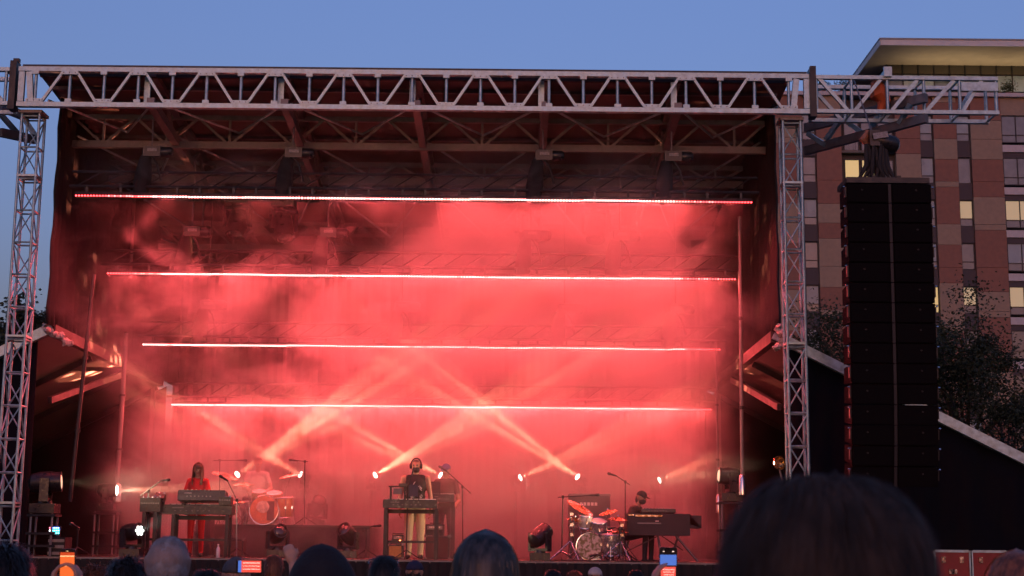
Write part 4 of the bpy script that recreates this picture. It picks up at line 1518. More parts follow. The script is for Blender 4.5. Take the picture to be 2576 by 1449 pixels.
# musician in the cap
arms = [((-0.26, -0.02, 1.08), (-0.20, -0.30, 1.02), (0.1, -1, -0.2), (0, 0, -1), 0.4), ((0.26, -0.02, 1.08), (0.22, -0.28, 1.0), (-0.1, -1, -0.2), (0, 0, -1), 0.4)]
pr, hc, q, k = stand_prims(1.80, arms, True, 1.0, 0.02, 'short', head_tilt=R(10), head_turn=R(-15))
capman = body('person', 'musician in plain shirt and blue cap standing behind the singer', at_floor(1119, 28.9), R(-6), pr, pmats(PALE_TEE, DARKJEAN), ORDER, 0.013)
cap_hat('cap', capman, hc, k, cloth('blue_cap', (0.05, 0.05, 0.22)), q)

# drummer on the riser
RZ = 2.10
arms = [((-0.27, -0.12, 1.13), (-0.20, -0.38, 1.10), (0.1, -1, 0.1), (0, 0, -1), 0.9), ((0.27, -0.10, 1.13), (0.18, -0.36, 1.06), (-0.1, -1, 0.0), (0, 0, -1), 0.9)]
legs = [((-0.24, -0.42, 0.90), (-0.26, -0.46, 0.47), (-0.28, -0.62, 0.41)), ((0.24, -0.42, 0.90), (0.26, -0.46, 0.47), (0.28, -0.62, 0.41))]
pr, hc, q, k = stand_prims(1.75, arms, True, 1.0, 0.25, 'short', legs, head_tilt=R(28), head_turn=R(20))
drummer = body('person', 'drummer in white shirt leaning over the kit on the riser', at_floor(640, 30.35, RZ - 0.38), R(12), pr, pmats(WHITE_TEE, DARKJEAN), ORDER, 0.013)
hair_mesh('hair', drummer, hc, (0.08, 0.098, 0.112), BROWNH, -0.3, 0.4, 500, 0.04, 0.002, 0.6, 6)
m = MB()
for s in (-1, 1):
    w = Vector(arms[0 if s < 0 else 1][1])
    m.path([w + Vector((0, -0.05, -0.02)), w + Vector((-s * 0.08, -0.40, 0.06))], [0.008, 0.006], 6)
child(m, 'drumsticks', mat('stick_wood', (0.5, 0.33, 0.17), 0.5), drummer)

# pianist
arms = [((-0.25, -0.20, 1.02), (-0.18, -0.46, 0.98), (0.1, -1, -0.1), (0, 0, -1), 0.35), ((0.25, -0.20, 1.02), (0.16, -0.48, 0.98), (-0.1, -1, -0.1), (0, 0, -1), 0.35)]
legs = [((-0.14, -0.42, 0.93), (-0.15, -0.40, 0.46), (-0.15, -0.56, 0.40)), ((0.14, -0.42, 0.93), (0.15, -0.40, 0.46), (0.15, -0.56, 0.40))]
pr, hc, q, k = stand_prims(1.68, arms, True, 1.0, 0.42, 'short', legs, head_tilt=R(14), head_turn=R(-8))
pianist = body('person', 'seated pianist in black cap bending over the stage piano', at_floor(1578, 27.45, DZ - 0.42), R(62), pr, pmats(cloth('dark_shirt', (0.05, 0.03, 0.022)), DARKJEAN, None, SKIN2), ORDER, 0.012)
cap_hat('cap', pianist, hc, k, cloth('black_cap', (0.015, 0.013, 0.015)), q)
hair_mesh('beard', pianist, hc + q @ Vector((0, -0.035, -0.065)), (0.064, 0.07, 0.055), DARKH, -1.0, -1.1, 400, 0.02, 0.0018, 0.5, 8, lift=0.98)
child(MB().ell(hc + q @ Vector((0, 0.06, -0.06)), (0.06, 0.05, 0.09), 12, 8), 'hair', DARKH, pianist)
sx = at_floor(1568, 27.5)
t = thing('piano_stool', 'black round stool under the seated pianist', 'stool', sx)
MB().lathe([(0.17, 0.40), (0.18, 0.42), (0.18, 0.46), (0.15, 0.475)], sx, (0, 0, 1), 18).build('seat', BLACKM, t, True)
MB().tube(sx + Vector((0, 0, 0.1)), sx + Vector((0, 0, 0.4)), 0.025, 8).build('post', CHROME, t)
for a in range(3):
    MB().tube(sx + Vector((0, 0, 0.16)), sx + Vector((0.26 * math.cos(a * 2.1), 0.26 * math.sin(a * 2.1), 0.01)), 0.012, 6).build('leg', CHROME, t)
sx = at_floor(640, 30.42, RZ)
t = thing('drum_throne', 'round drummer throne on the riser', 'stool', sx)
MB().lathe([(0.17, 0.44), (0.18, 0.46), (0.18, 0.50), (0.15, 0.515)], sx, (0, 0, 1), 18).build('seat', BLACKM, t, True)
MB().tube(sx + Vector((0, 0, 0.1)), sx + Vector((0, 0, 0.44)), 0.025, 8).build('post', CHROME, t)

# ------------------------------------------------------------------ riser and instruments
x0, x1 = XZ(485, 1380, 28.5)[0], XZ(930, 1380, 28.5)[0]
rs = thing('drum_riser', 'low black drum riser under the drum kit', 'riser', ((x0 + x1) / 2, 29.8, DZ))
MB().box((x0, 28.5, DZ + 0.003), (x1, 31.6, RZ - 0.03)).build('side_panel', BLACKM, rs)
for i in range(3):
    MB().box((x0 - 0.02 + (x1 - x0) * i / 3 + 0.01, 28.47, RZ - 0.028), (x0 + (x1 - x0) * (i + 1) / 3, 31.63, RZ)).build('deck_panel', DECK, rs)


def tripod(m, p, z, r=0.3, hgt=0.28, n=3, rad=0.009, a0=0.5):
    for i in range(n):
        a = a0 + 2 * math.pi * i / n
        m.tube((p.x, p.y, z + hgt), (p.x + r * math.cos(a), p.y + r * math.sin(a), z + 0.01), rad, 6)


def cymbal(label, px, py, Y, r, axis, zf, mt=BRONZE, name='cymbal_stand'):
    c = P(px, py, Y)
    t = thing(name, label, 'cymbal', (c.x, c.y, zf))
    a = Vector(axis).normalized()
    MB().lathe([(0.008, 0.035), (0.035, 0.028), (0.055, 0.012), (r * 0.6, 0.0), (r, -0.018), (r, -0.021), (r * 0.6, -0.003), (0.05, 0.008), (0.008, 0.03)], c, a, 36).build('cymbal', mt, t, True)
    MB().lathe([(0.01, 0), (0.02, 0.01), (0.01, 0.03)], c + a * 0.035, a, 8).build('wing_nut', CHROME, t)
    b = Vector((c.x + 0.12 * (1 if a.x > 0 else -1), c.y + 0.1, 0))
    m = MB()
    m.path([c - a * 0.02, Vector((b.x, b.y, max(c.z - 0.3, zf + 0.5)))], 0.009, 6)
    m.tube((b.x, b.y, max(c.z - 0.3, zf + 0.5)), (b.x, b.y, zf + 0.2), 0.013, 8)
    m.build('pole', CHROME, t, True)
    m = MB()
    tripod(m, b, zf, 0.28, 0.34)
    m.build('tripod', CHROME, t)
    return t


def drum(name, label, c, r, depth, axis, zf, shell, skin=None, legs=True, lugs=8, cat='drum'):
    """c: centre of the playing head, axis: out of that head"""
    a = Vector(axis).normalized()
    c = Vector(c)
    t = thing(name, label, cat, (c.x, c.y, zf))
    MB().lathe([(r * 0.985, -depth), (r, -depth + 0.01), (r, -0.01), (r * 0.985, 0)], c, a, 36).build('shell', shell, t, True)
    MB().lathe([(r * 0.97, 0.0), (r * 0.97, 0.004)], c, a, 36).build('drum_head', skin or mat_skin, t, True)
    for off in (0.004, -depth - 0.012):
        m = MB()
        ring = []
        q = a.to_track_quat('Z', 'Y').to_matrix()
        for i in range(37):
            th = 2 * math.pi * i / 36
            ring.append(c + a * off + q @ Vector((r * 1.02 * math.cos(th), r * 1.02 * math.sin(th), 0)))
        m.path(ring, 0.010, 6)
        m.build('hoop', CHROME, t, True)
    q = a.to_track_quat('Z', 'Y').to_matrix()
    for i in range(lugs):
        th = 2 * math.pi * (i + 0.5) / lugs
        o = q @ Vector((r * 1.035 * math.cos(th), r * 1.035 * math.sin(th), 0))
        MB().tube(c + o + a * 0.01, c + o - a * depth, 0.006, 6).build('tension_rod', CHROME, t)
        MB().cbox(c + o - a * depth * 0.5, (0.03, 0.03, 0.05)).build('lug', CHROME, t)
    if legs:
        for i in range(3):
            th = 2 * math.pi * i / 3 + 0.4
            MB().tube(c + Vector((r * math.cos(th), r * math.sin(th), -depth * 0.6)), (c.x + r * 1.1 * math.cos(th), c.y + r * 1.1 * math.sin(th), zf + 0.01), 0.008, 6).build('leg', CHROME, t)
    return t


mat_skin = mat('drum_skin', (0.72, 0.68, 0.62), 0.5, 0, 0.08, 9)
WOODSH = mat('amber_shell', (0.45, 0.18, 0.06), 0.25, 0, 0.2, 7, coat=0.5)
SPARK = mat('sparkle_shell', (0.35, 0.32, 0.30), 0.2, 0.6, 0.6, 60)
STRIPE = mat('orange_red_skin', (0.60, 0.22, 0.10), 0.45, 0, 0.5, 4)


def picture_skin():
    m = mat('painted_skin', (0.60, 0.52, 0.45), 0.5)
    n = m.node_tree
    tc = n.nodes.new('ShaderNodeTexCoord')
    nz = n.nodes.new('ShaderNodeTexNoise')
    nz.inputs['Scale'].default_value = 16
    nz.inputs['Detail'].default_value = 9
    n.links.new(tc.outputs['Object'], nz.inputs['Vector'])
    rp = n.nodes.new('ShaderNodeValToRGB')
    rp.color_ramp.elements[0].position, rp.color_ramp.elements[0].color = 0.44, (0.16, 0.17, 0.05, 1)
    rp.color_ramp.elements[1].position, rp.color_ramp.elements[1].color = 0.56, (0.62, 0.55, 0.46, 1)
    n.links.new(nz.outputs[0], rp.inputs[0])
    n.links.new(rp.outputs[0], n.nodes['Principled BSDF'].inputs['Base Color'])
    return m


# left kit on the riser
bc = P(664, 1283, 29.2)
bd = drum('bass_drum', 'bass drum with orange painted front standing on the riser', bc, 0.275, 0.42, (0.05, -1, 0.05), RZ, WOODSH, STRIPE, False, 10)
for s in (-1, 1):
    MB().tube(bc + Vector((s * 0.24, 0.1, -0.15)), (bc.x + s * 0.36, bc.y - 0.08, RZ + 0.01), 0.009, 6).build('spur', CHROME, bd)
MB().ell(bc + Vector((-0.02, -0.012, 0.06)), (0.13, 0.006, 0.12), 14, 8).build('painted_face', mat('pale_paint', (0.62, 0.45, 0.36), 0.5, 0, 0.4, 14), bd, True)
MB().box((bc.x + 0.06, bc.y - 0.013, bc.z - 0.2), (bc.x + 0.2, bc.y - 0.006, bc.z + 0.17)).build('painted_band', mat('dark_paint', (0.10, 0.05, 0.04), 0.5), bd)
cymbal('crash cymbal tilted towards the leftmost beam light', 566, 1194, 29.6, 0.26, (0.30, -0.22, 1), RZ)
cymbal('flat ride cymbal in front of the drummer', 613, 1217, 29.4, 0.22, (0.03, -0.16, 1), RZ)
cymbal('crash cymbal rising beside the second beam light', 732, 1194, 29.7, 0.235, (-0.22, -0.18, 1), RZ)
cymbal('hi-hat cymbal low beside the keyboards', 600, 1262, 29.3, 0.17, (0, -0.1, 1), RZ, name='hi_hat_stand')
for lab, px, py, r, d in (('small rack tom above the bass drum', 652, 1236, 0.15, 0.2), ('second rack tom beside the bass drum', 690, 1240, 0.16, 0.22)):
    drum('tom_drum', lab, P(px, py, 29.5), r, d, (0, -0.3, 1), RZ, WOODSH, None, False, 6)
drum('floor_tom', 'deep floor tom on chrome legs at the riser', P(712, 1252, 29.4), 0.2, 0.36, (0, -0.1, 1), RZ, WOODSH, None, True, 8)
drum('snare_drum', 'shallow snare drum behind the bass drum', P(628, 1262, 29.7), 0.18, 0.14, (0, -0.1, 1), RZ, CHROME, None, True, 8)

# right kit on the deck
bc = P(1484, 1384, 26.55)
bc.z = max(bc.z, DZ + 0.25)
bd = drum('bass_drum', 'sparkling bass drum with green and cream picture on its front', bc, 0.235, 0.42, (-0.12, -1, 0.03), DZ, SPARK, picture_skin(), False, 10)
for s in (-1, 1):
    MB().tube(bc + Vector((s * 0.2, 0.1, -0.12)), (bc.x + s * 0.32, bc.y - 0.06, DZ + 0.01), 0.009, 6).build('spur', CHROME, bd)
cymbal('large cymbal steeply tilted above the picture bass drum', 1461, 1276, 26.9, 0.27, (0.46, -0.25, 0.8), DZ)
cymbal('flat cymbal beside the stage piano', 1554, 1305, 26.8, 0.19, (0.05, -0.12, 1), DZ)
cymbal('small cymbal with orange glow next to the pianist knee', 1560, 1336, 26.6, 0.16, (0, -0.1, 1), DZ, name='hi_hat_stand')
for lab, px, py, r, d in (('sparkling rack tom over the picture bass drum', 1505, 1311, 0.16, 0.22), ('white shelled tom under the tilted cymbal', 1474, 1296, 0.12, 0.2)):
    drum('tom_drum', lab, P(px, py, 26.75), r, d, (0.05, -0.35, 1), DZ, SPARK if px > 1500 else mat('white_shell', (0.7, 0.66, 0.6), 0.25), None, False, 6)
drum('floor_tom', 'sparkling floor tom beside the picture bass drum', P(1538, 1345, 26.5), 0.19, 0.34, (0, -0.1, 1), DZ, SPARK, None, True, 8)
drum('snare_drum', 'chrome snare drum behind the sparkling toms', P(1515, 1335, 27.0), 0.17, 0.13, (0, -0.15, 1), DZ, CHROME, None, True, 8)
for lab, px, py in (('chrome hardware stand at the outer side of the second kit', 1435, 1285), ('chrome hardware stand in front of the piano side of the kit', 1562, 1318)):
    p = P(px, 1400, 26.3)
    t = thing('hardware_stand', lab, 'stand', (p.x, p.y, DZ))
    zt2 = P(px, py, 26.3).z
    MB().tube((p.x, p.y, DZ + 0.1), (p.x, p.y, zt2), 0.013, 8).build('pole', CHROME, t, True)
    MB().tube((p.x + 0.05, p.y, DZ + 0.3), (p.x + 0.05, p.y, zt2 - 0.1), 0.013, 8).build('pole', CHROME, t, True)
    for kq in range(3):
        a = 0.9 + kq * 2.1
        MB().tube((p.x, p.y, DZ + 0.34), (p.x + 0.36 * math.cos(a), p.y + 0.3 * math.sin(a), DZ + 0.012), 0.011, 6).build('leg', CHROME, t)
        MB().tube((p.x, p.y, DZ + 0.10), (p.x + 0.18 * math.cos(a), p.y + 0.15 * math.sin(a), DZ + 0.17), 0.009, 6).build('strut', CHROME, t)
    for z in (0.45, 0.62, 0.8):
        if DZ + z < zt2:
            MB().cbox((p.x + 0.02, p.y, DZ + z), (0.06, 0.05, 0.05)).build('clamp', CHROME, t)


cymbal('thin splash cymbal above the sparkling rack tom', 1530, 1287, 26.9, 0.17, (-0.25, -0.2, 0.9), DZ)
cymbal('dark cymbal low at the outer side of the second kit', 1446, 1306, 26.7, 0.15, (0.2, -0.15, 1), DZ)


def keyboard(name, label, px0, px1, py0, py1, Y, depth=0.32, tilt=0, keys=44, mt=PLASTIC):
    a, b = P(px0, py1, Y), P(px1, py0, Y)
    c = Vector(((a.x + b.x) / 2, Y + depth / 2, (a.z + b.z) / 2))
    w, h = b.x - a.x, b.z - a.z
    t = thing(name, label, 'keyboard', (c.x, c.y, a.z))
    rot = Matrix.Rotation(R(tilt), 3, 'X')
    MB().cbox(c, (w, depth, h), 0, rot).build('body', mt, t)
    MB().cbox(c + rot @ Vector((0, 0.02, h / 2 + 0.006)), (w * 0.98, depth * 0.9, 0.012), 0, rot).build('top_panel', BLACKM, t)
    for i in range(keys):
        x = -w * 0.46 + w * 0.92 * (i + 0.5) / keys
        MB().cbox(c + rot @ Vector((x, depth * 0.28, h / 2 + 0.022)), (w * 0.92 / keys * 0.86, depth * 0.4, 0.02), 0, rot).build('white_key', mat_skin, t)
    for i in range(7):
        x = -w * 0.4 + w * 0.55 * i / 6
        MB().lathe([(0.012, 0), (0.01, 0.014)], c + rot @ Vector((x, -depth * 0.3, h / 2 + 0.012)), (0, 0, 1), 8).build('knob', ALU2, t)
        MB().cbox(c + rot @ Vector((x * 0.9 + 0.05, -depth / 2 - 0.004, -h * 0.1)), (0.022, 0.008, 0.014), 0, rot).build('socket', ALU2, t)
    MB().cbox(c + rot @ Vector((-w * 0.28, -depth / 2 - 0.004, h * 0.22)), (w * 0.16, 0.006, h * 0.10), 0, rot).build('rear_label', ALU2, t)
    return t, a, b


def legs_stand(name, label, legpx, ztop_, Y, depth=0.3, cross=True, mt=BLACK):
    ps = [P(a, 1380, Y) for a in legpx]
    t = thing(name, label, 'stand', ((ps[0].x + ps[-1].x) / 2, Y, DZ))
    for p in ps:
        for d in (0.02, depth):
            MB().bar((p.x, Y + d, DZ), (p.x, Y + d, ztop_), 0.06, 0.05, up=(0, 1, 0)).build('leg', mt, t)
        MB().bar((p.x, Y, ztop_ - 0.02), (p.x, Y + depth + 0.05, ztop_ - 0.02), 0.05, 0.04).build('arm', mt, t)
    if cross:
        MB().bar((ps[0].x, Y + depth, ztop_ - 0.05), (ps[-1].x, Y + depth, ztop_ - 0.05), 0.05, 0.07).build('crossbar', mt, t)
        MB().bar((ps[0].x, Y + depth, DZ + 0.3), (ps[-1].x, Y + depth, DZ + 0.3), 0.04, 0.04).build('crossbar', mt, t)
    return t


def hold(t, p0, p1, m=BLACK, r=0.014, name='support'):
    MB().tube(p0, p1, r, 6).build(name, m, t)


Y0 = 26.2
kt, a1, b1 = keyboard('keyboard', 'upper black keyboard in front of the woman in red', 446, 566, 1237, 1261, Y0, 0.3, -8)
kt2, a2, b2 = keyboard('keyboard', 'lower longer black keyboard under the upper one', 408, 583, 1272, 1293, Y0 - 0.02, 0.34, 0, 61)
ls = legs_stand('keyboard_stand', 'black two tier stand carrying both keyboards', (432, 568), a2.z - 0.004, Y0)
for p in (P(460, 1270, Y0), P(556, 1270, Y0)):
    MB().bar((p.x, Y0 + 0.30, a2.z), (p.x, Y0 + 0.25, a1.z), 0.04, 0.05).build('upright', BLACK, ls)
    MB().bar((p.x, Y0 + 0.33, a1.z - 0.035), (p.x, Y0 - 0.02, a1.z - 0.05), 0.04, 0.035).build('arm', BLACK, ls)


def module(name, label, px0, px1, py0, py1, Y, depth=0.3, tilt=0, cat='synthesizer', mt=PLASTIC, knobs=8):
    a, b = P(px0, py1, Y), P(px1, py0, Y)
    c = Vector(((a.x + b.x) / 2, Y + depth / 2, (a.z + b.z) / 2))
    w, h = b.x - a.x, b.z - a.z
    t = thing(name, label, cat, (c.x, c.y, a.z))
    rot = Matrix.Rotation(R(tilt), 3, 'X')
    MB().cbox(c, (w, depth, h), 0, rot).build('body', mt, t)
    for i in range(knobs):
        MB().lathe([(0.012, 0), (0.009, 0.02)], c + rot @ Vector((-w * 0.4 + w * 0.8 * i / max(1, knobs - 1), -depth * 0.2 + 0.1 * (i % 2), h / 2)), (0, 0, 1), 8).build('knob', CHROME, t)
        MB().cbox(c + rot @ Vector((-w * 0.4 + w * 0.8 * i / max(1, knobs - 1), -depth / 2 - 0.003, h * 0.1)), (0.022, 0.006, 0.022), 0, rot).build('socket', ALU2, t)
    return t, a, b


mt_, a, b = module('synthesizer', 'boxy black synthesizer on the small side table', 351, 404, 1252, 1287, 26.0, 0.34)
legs_stand('side_table', 'small black table under the boxy synthesizer', (358, 386), a.z - 0.006, 26.0, 0.34)
m = MB()
p = P(395, 1252, 26.1)
module('sampler', 'small tilted sampler pad beside the boxy synthesizer', 386, 412, 1244, 1262, 26.1, 0.2, 35, 'sampler', PLASTIC, 4)
md, a, b = module('effects_box', 'small black effects box on the end of the lower keyboard', 550, 581, 1250, 1270, 26.15, 0.22, 0, 'effects box', PLASTIC, 5)


def mic_stand(label, px, Y, ptop, pend, zf=DZ, boom_tail=None, mic=0.17, col=BLACK, tip=None, group='microphone stands'):
    top = P(*ptop, Y)
    end = P(*pend, Y - 0.12)
    t = thing('microphone_stand', label, 'microphone', (top.x, Y, zf), group)
    base = P(px, 1380, Y)
    MB().tube((base.x, Y, zf + 0.02), top, 0.011, 8).build('pole', col, t, True)
    m = MB()
    tripod(m, Vector((base.x, Y, 0)), zf, 0.26, 0.16)
    m.build('tripod', BLACK, t)
    if (end - top).length > 0.12:
        d = (end - top).normalized()
        tail = P(*boom_tail, Y + 0.03) if boom_tail else top - d * 0.12
        MB().tube(tail, end, 0.009, 8).build('boom', col, t, True)
        MB().cbox(top, (0.04, 0.04, 0.05)).build('clutch', BLACK, t)
    else:
        d = Vector((0, -0.5, 0.6)).normalized()
    d2 = Vector(tip).normalized() if tip else d
    MB().lathe([(0.010, -0.02), (0.014, 0.0), (0.019, mic * 0.6), (0.026, mic * 0.66), (0.027, mic * 0.88), (0.016, mic)], end, d2, 12).build('microphone', PLASTIC, t, True)
    MB().lathe([(0.017, 0.03), (0.02, 0.05), (0.017, 0.07)], end, d2, 10).build('clip', BLACKM, t, True)
    return t


mic_stand('angled boom microphone over the boxy synthesizer', 372, 26.1, (374, 1236), (404, 1210), boom_tail=(354, 1247), tip=(1, 0, 0.15))
mic_stand('boom microphone with shiny silver arm beside the stacked keyboards', 596, 26.0, (596, 1258), (572, 1209), col=STEEL, tip=(-0.8, -0.2, 0.5))
mic_stand('boom microphone in front of the musician in the cap', 1165, 28.5, (1163, 1225), (1122, 1184), boom_tail=(1184, 1241), tip=(-0.8, 0.2, 0.5))
mic_stand('slim microphone at the mouth of the singer', 1022, 26.3, (1026, 1226), (1036, 1194), tip=(0.2, 0.35, 0.8), mic=0.14)
mic_stand('overhead microphone on horizontal boom above the crash cymbal', 549, 29.1, (553, 1158), (600, 1158), RZ, boom_tail=(537, 1158), tip=(1, 0, 0))
mic_stand('overhead microphone above the far side of the riser kit', 764, 29.2, (767, 1161), (748, 1159), RZ, boom_tail=(775, 1161), tip=(-1, 0, 0.1))
mic_stand('lone microphone on straight stand near the picture edge of the stage', 194, 25.6, (197, 1330), (198, 1328), tip=(-0.7, -0.2, 0.4))
mic_stand('long boom microphone over the tilted cymbal', 1413, 26.5, (1416, 1250), (1484, 1246), boom_tail=(1404, 1251), tip=(1, 0, 0.05))
mic_stand('tall thin microphone stand behind the pianist', 1573, 28.2, (1573, 1212), (1550, 1197), tip=(-1, 0, 0.3))
mic_stand('short microphone stand in front of the guitar amplifiers', 921, 27.3, (922, 1332), (936, 1324), tip=(1, 0, 0.1))

for lab, px, py, Yk in (('low microphone stand aimed at the picture bass drum', 1500, 1398, 26.15), ('small clip microphone stand beside the sparkling floor tom', 1546, 1330, 26.2)):
    mic_stand(lab, px + 14, Yk, (px + 12, py), (px, py - 3), tip=(-0.9, 0.3, -0.2), mic=0.12)

# singer table
Y1 = 26.15
kt, a1, b1 = keyboard('keyboard', 'black keyboard on legs in front of the singer', 963, 1100, 1259, 1277, Y1, 0.34, 0, 49)
legs_stand('keyboard_stand', 'black stand carrying the keyboard of the singer', (968, 1096), a1.z - 0.004, Y1, 0.3)
fr = thing('device_frame', 'small black frame holding boxes on the keyboard of the singer', 'frame', (P(998, 1258, Y1).x, Y1 + 0.1, b1.z + 0.012))
for px in (983, 1018):
    MB().tube(P(px, 1259, Y1 + 0.12), P(px, 1224, Y1 + 0.12), 0.018, 8).build('post', BLACK, fr)
MB().bar(P(978, 1224, Y1 + 0.12), P(1022, 1224, Y1 + 0.12), 0.04, 0.025).build('bar', BLACK, fr)
MB().cbox(P(1015, 1220, Y1 + 0.12), (0.16, 0.1, 0.05)).build('controller', PLASTIC, fr)
MB().cbox(P(1000, 1236, Y1 + 0.12), (0.15, 0.03, 0.10)).build('mixer_box', mat('grey_box', (0.12, 0.1, 0.1), 0.5), fr)
tb = thing('tablet_computer', 'dark tablet on stalk in front of the singer chest', 'tablet', P(1040, 1258, Y1 + 0.1))
MB().cbox(P(1040, 1234, Y1 + 0.1), (0.16, 0.012, 0.21), 0, Matrix.Rotation(R(-12), 3, 'X')).build('case', PLASTIC, tb)
MB().tube(P(1040, 1260, Y1 + 0.12), P(1040, 1240, Y1 + 0.12), 0.012, 6).build('stalk', BLACK, tb)

# keyboard of the musician in the cap
kt, a1, b1 = keyboard('keyboard', 'keyboard in front of the musician in the cap', 1086, 1142, 1245, 1262, 28.4, 0.34, 0, 32)
legs_stand('keyboard_stand', 'stand under the keyboard of the musician in the cap', (1092, 1138), a1.z - 0.004, 28.4, 0.3)
lp = thing('laptop_computer', 'open laptop in front of the musician in the cap', 'laptop', P(1096, 1244, 28.5))
MB().cbox(P(1096, 1227, 28.55), (0.18, 0.015, 0.24), 0, Matrix.Rotation(R(-15), 3, 'X')).build('lid', BLACKM, lp)
MB().cbox(P(1096, 1243, 28.65), (0.18, 0.22, 0.018)).build('base', BLACKM, lp)


def amp(name, label, px0, px1, py0, py1, Y, depth, body_m, grille_m, head=False, floor=None, knobs=6):
    a, b = P(px0, py1, Y), P(px1, py0, Y)
    z0 = a.z if floor is None else floor
    t = thing(name, label, 'amplifier', ((a.x + b.x) / 2, Y + depth / 2, z0))
    MB().box((a.x, Y, z0 + 0.004), (b.x, Y + depth, b.z)).build('cabinet', body_m, t)
    e = 0.03
    if head:
        MB().box((a.x + e, Y - 0.012, z0 + e + 0.03), (b.x - e, Y - 0.002, z0 + (b.z - z0) * 0.5)).build('grille', grille_m, t)
        MB().box((a.x + e, Y - 0.014, z0 + (b.z - z0) * 0.55), (b.x - e, Y - 0.002, b.z - e)).build('control_panel', mat('panel_' + name + str(px0), (0.25, 0.22, 0.2), 0.4), t)
        for i in range(knobs):
            MB().lathe([(0.014, 0), (0.011, 0.02)], (a.x + 0.08 + (b.x - a.x - 0.16) * i / (knobs - 1), Y - 0.014, z0 + (b.z - z0) * 0.74), (0, -1, 0), 8).build('knob', mat_skin, t)
    else:
        MB().box((a.x + e, Y - 0.012, z0 + e), (b.x - e, Y - 0.002, b.z - e)).build('grille', grille_m, t)
        for s in ((a.x, z0 + 0.004), (b.x, z0 + 0.004), (a.x, b.z), (b.x, b.z)):
            MB().cbox((s[0], Y + 0.02, s[1]), (0.05, 0.06, 0.05)).build('corner', ALU2, t)
    MB().bar(((a.x + b.x) / 2 - 0.1, Y + depth / 2, b.z + 0.02), ((a.x + b.x) / 2 + 0.1, Y + depth / 2, b.z + 0.02), 0.04, 0.016).build('handle', BLACKM, t)
    return t, a, b


GRL = mat('amp_cloth', (0.09, 0.06, 0.045), 0.9, 0, 0.3, 40, 0.4, 150)
TOLEX = mat('black_tolex', (0.025, 0.022, 0.022), 0.6, 0, 0.25, 30, 0.3, 90)
amp('guitar_amplifier', 'wide brown fronted amplifier cabinet behind the keyboard stand leg', 533, 613, 1357, 1413, 27.7, 0.34, TOLEX, GRL, floor=DZ)
amp('guitar_amplifier', 'tall dark case behind the woman in red', 488, 530, 1305, 1413, 27.9, 0.4, TOLEX, BLACKM, floor=DZ)
amp('guitar_amplifier', 'yellowish speaker cabinet at the feet of the singer', 974, 1014, 1370, 1411, 27.4, 0.3, TOLEX, mat('mustard_cloth', (0.30, 0.17, 0.05), 0.8, 0, 0.2, 30), floor=DZ)
ah, a, b = amp('amplifier_head', 'small amplifier head with red light on the yellowish cabinet', 986, 1014, 1345, 1369, 27.42, 0.26, TOLEX, BLACKM, True)
MB().ell((b.x - 0.05, 27.40, a.z + 0.06), (0.016, 0.01, 0.016), 8, 6).build('pilot_light', mat('pilot_red', (1, 0.2, 0.1), 0.3, emit=(1, 0.16, 0.05), estr=8), ah)
amp('guitar_amplifier', 'large dark speaker cabinet behind the knees of the singer', 1070, 1131, 1349, 1413, 27.5, 0.36, TOLEX, mat('dark_red_cloth', (0.06, 0.02, 0.02), 0.8, 0, 0.2, 30), floor=DZ)
amp('amplifier_head', 'amplifier head with row of knobs on the large dark cabinet', 1070, 1117, 1319, 1348, 27.52, 0.3, TOLEX, BLACKM, True)
bt_ = thing('water_bottle', 'clear water bottle on the deck beside the keyboard stand leg', 'bottle', at_floor(548, 25.7))
p = at_floor(548, 25.7)
MB().lathe([(0.033, 0.0), (0.035, 0.01), (0.035, 0.15), (0.014, 0.19), (0.014, 0.21)], p, (0, 0, 1), 14).build('body', mat('clear_plastic', (0.5, 0.5, 0.5), 0.1, 0, spec=0.8), bt_, True)
MB().lathe([(0.016, 0.21), (0.016, 0.23)], p, (0, 0, 1), 10).build('lid', mat_skin, bt_)

# big dark case with pale lettering behind the second kit
a, b = P(1432, 1300, 28.6), P(1535, 1243, 28.6)
t = thing('equipment_case', 'large hazy equipment case behind the second drum kit', 'case', ((a.x + b.x) / 2, 28.8, DZ))
MB().box((a.x, 28.6, DZ + 0.003), (b.x, 29.2, b.z)).build('body', TOLEX, t)
for z in (DZ + 0.02, (DZ + b.z) / 2, b.z - 0.02):
    MB().box((a.x - 0.008, 28.592, z - 0.015), (b.x + 0.008, 28.6, z + 0.015)).build('edge_strip', ALU2, t)
for k_ in range(5):
    MB().box((a.x + 0.2 + 0.07 * k_, 28.592, b.z - 0.22), (a.x + 0.25 + 0.07 * k_, 28.598, b.z - 0.16)).build('stencil_mark', mat_skin, t)

# stage piano
YP = 26.85
pz0 = P(1650, 1347, YP).z
pz1 = P(1650, 1292, YP).z
x0, x1 = P(1578, 1320, YP).x, P(1736, 1320, YP).x
x2 = P(1765, 1320, YP).x
t = thing('stage_piano', 'dark boxy stage piano on splayed legs beside the second kit', 'piano', ((x0 + x1) / 2, YP + 0.3, DZ))
MB().box((x0, YP, pz0), (x1, YP + 0.62, pz1)).build('body', TOLEX, t)
MB().prism([(x1 - 0.55, YP + 0.01, pz1 + 0.002), (x2, YP + 0.01, pz1 - 0.03), (x2, YP + 0.01, pz1 - 0.25), (x1 + 0.003, YP + 0.01, pz1 - 0.25), (x1 + 0.003, YP + 0.01, pz1 + 0.0)], (0, 0.6, 0)).build('lid', TOLEX, t)
MB().box((x0 + 0.14, YP - 0.012, pz1 - 0.055), (x0 + 0.62, YP - 0.002, pz1 - 0.025)).build('trim_strip', CHROME, t)
MB().box((x0 + 0.02, YP - 0.012, pz1 - 0.04), (x0 + 0.12, YP - 0.002, pz1 - 0.015)).build('trim_strip', CHROME, t)
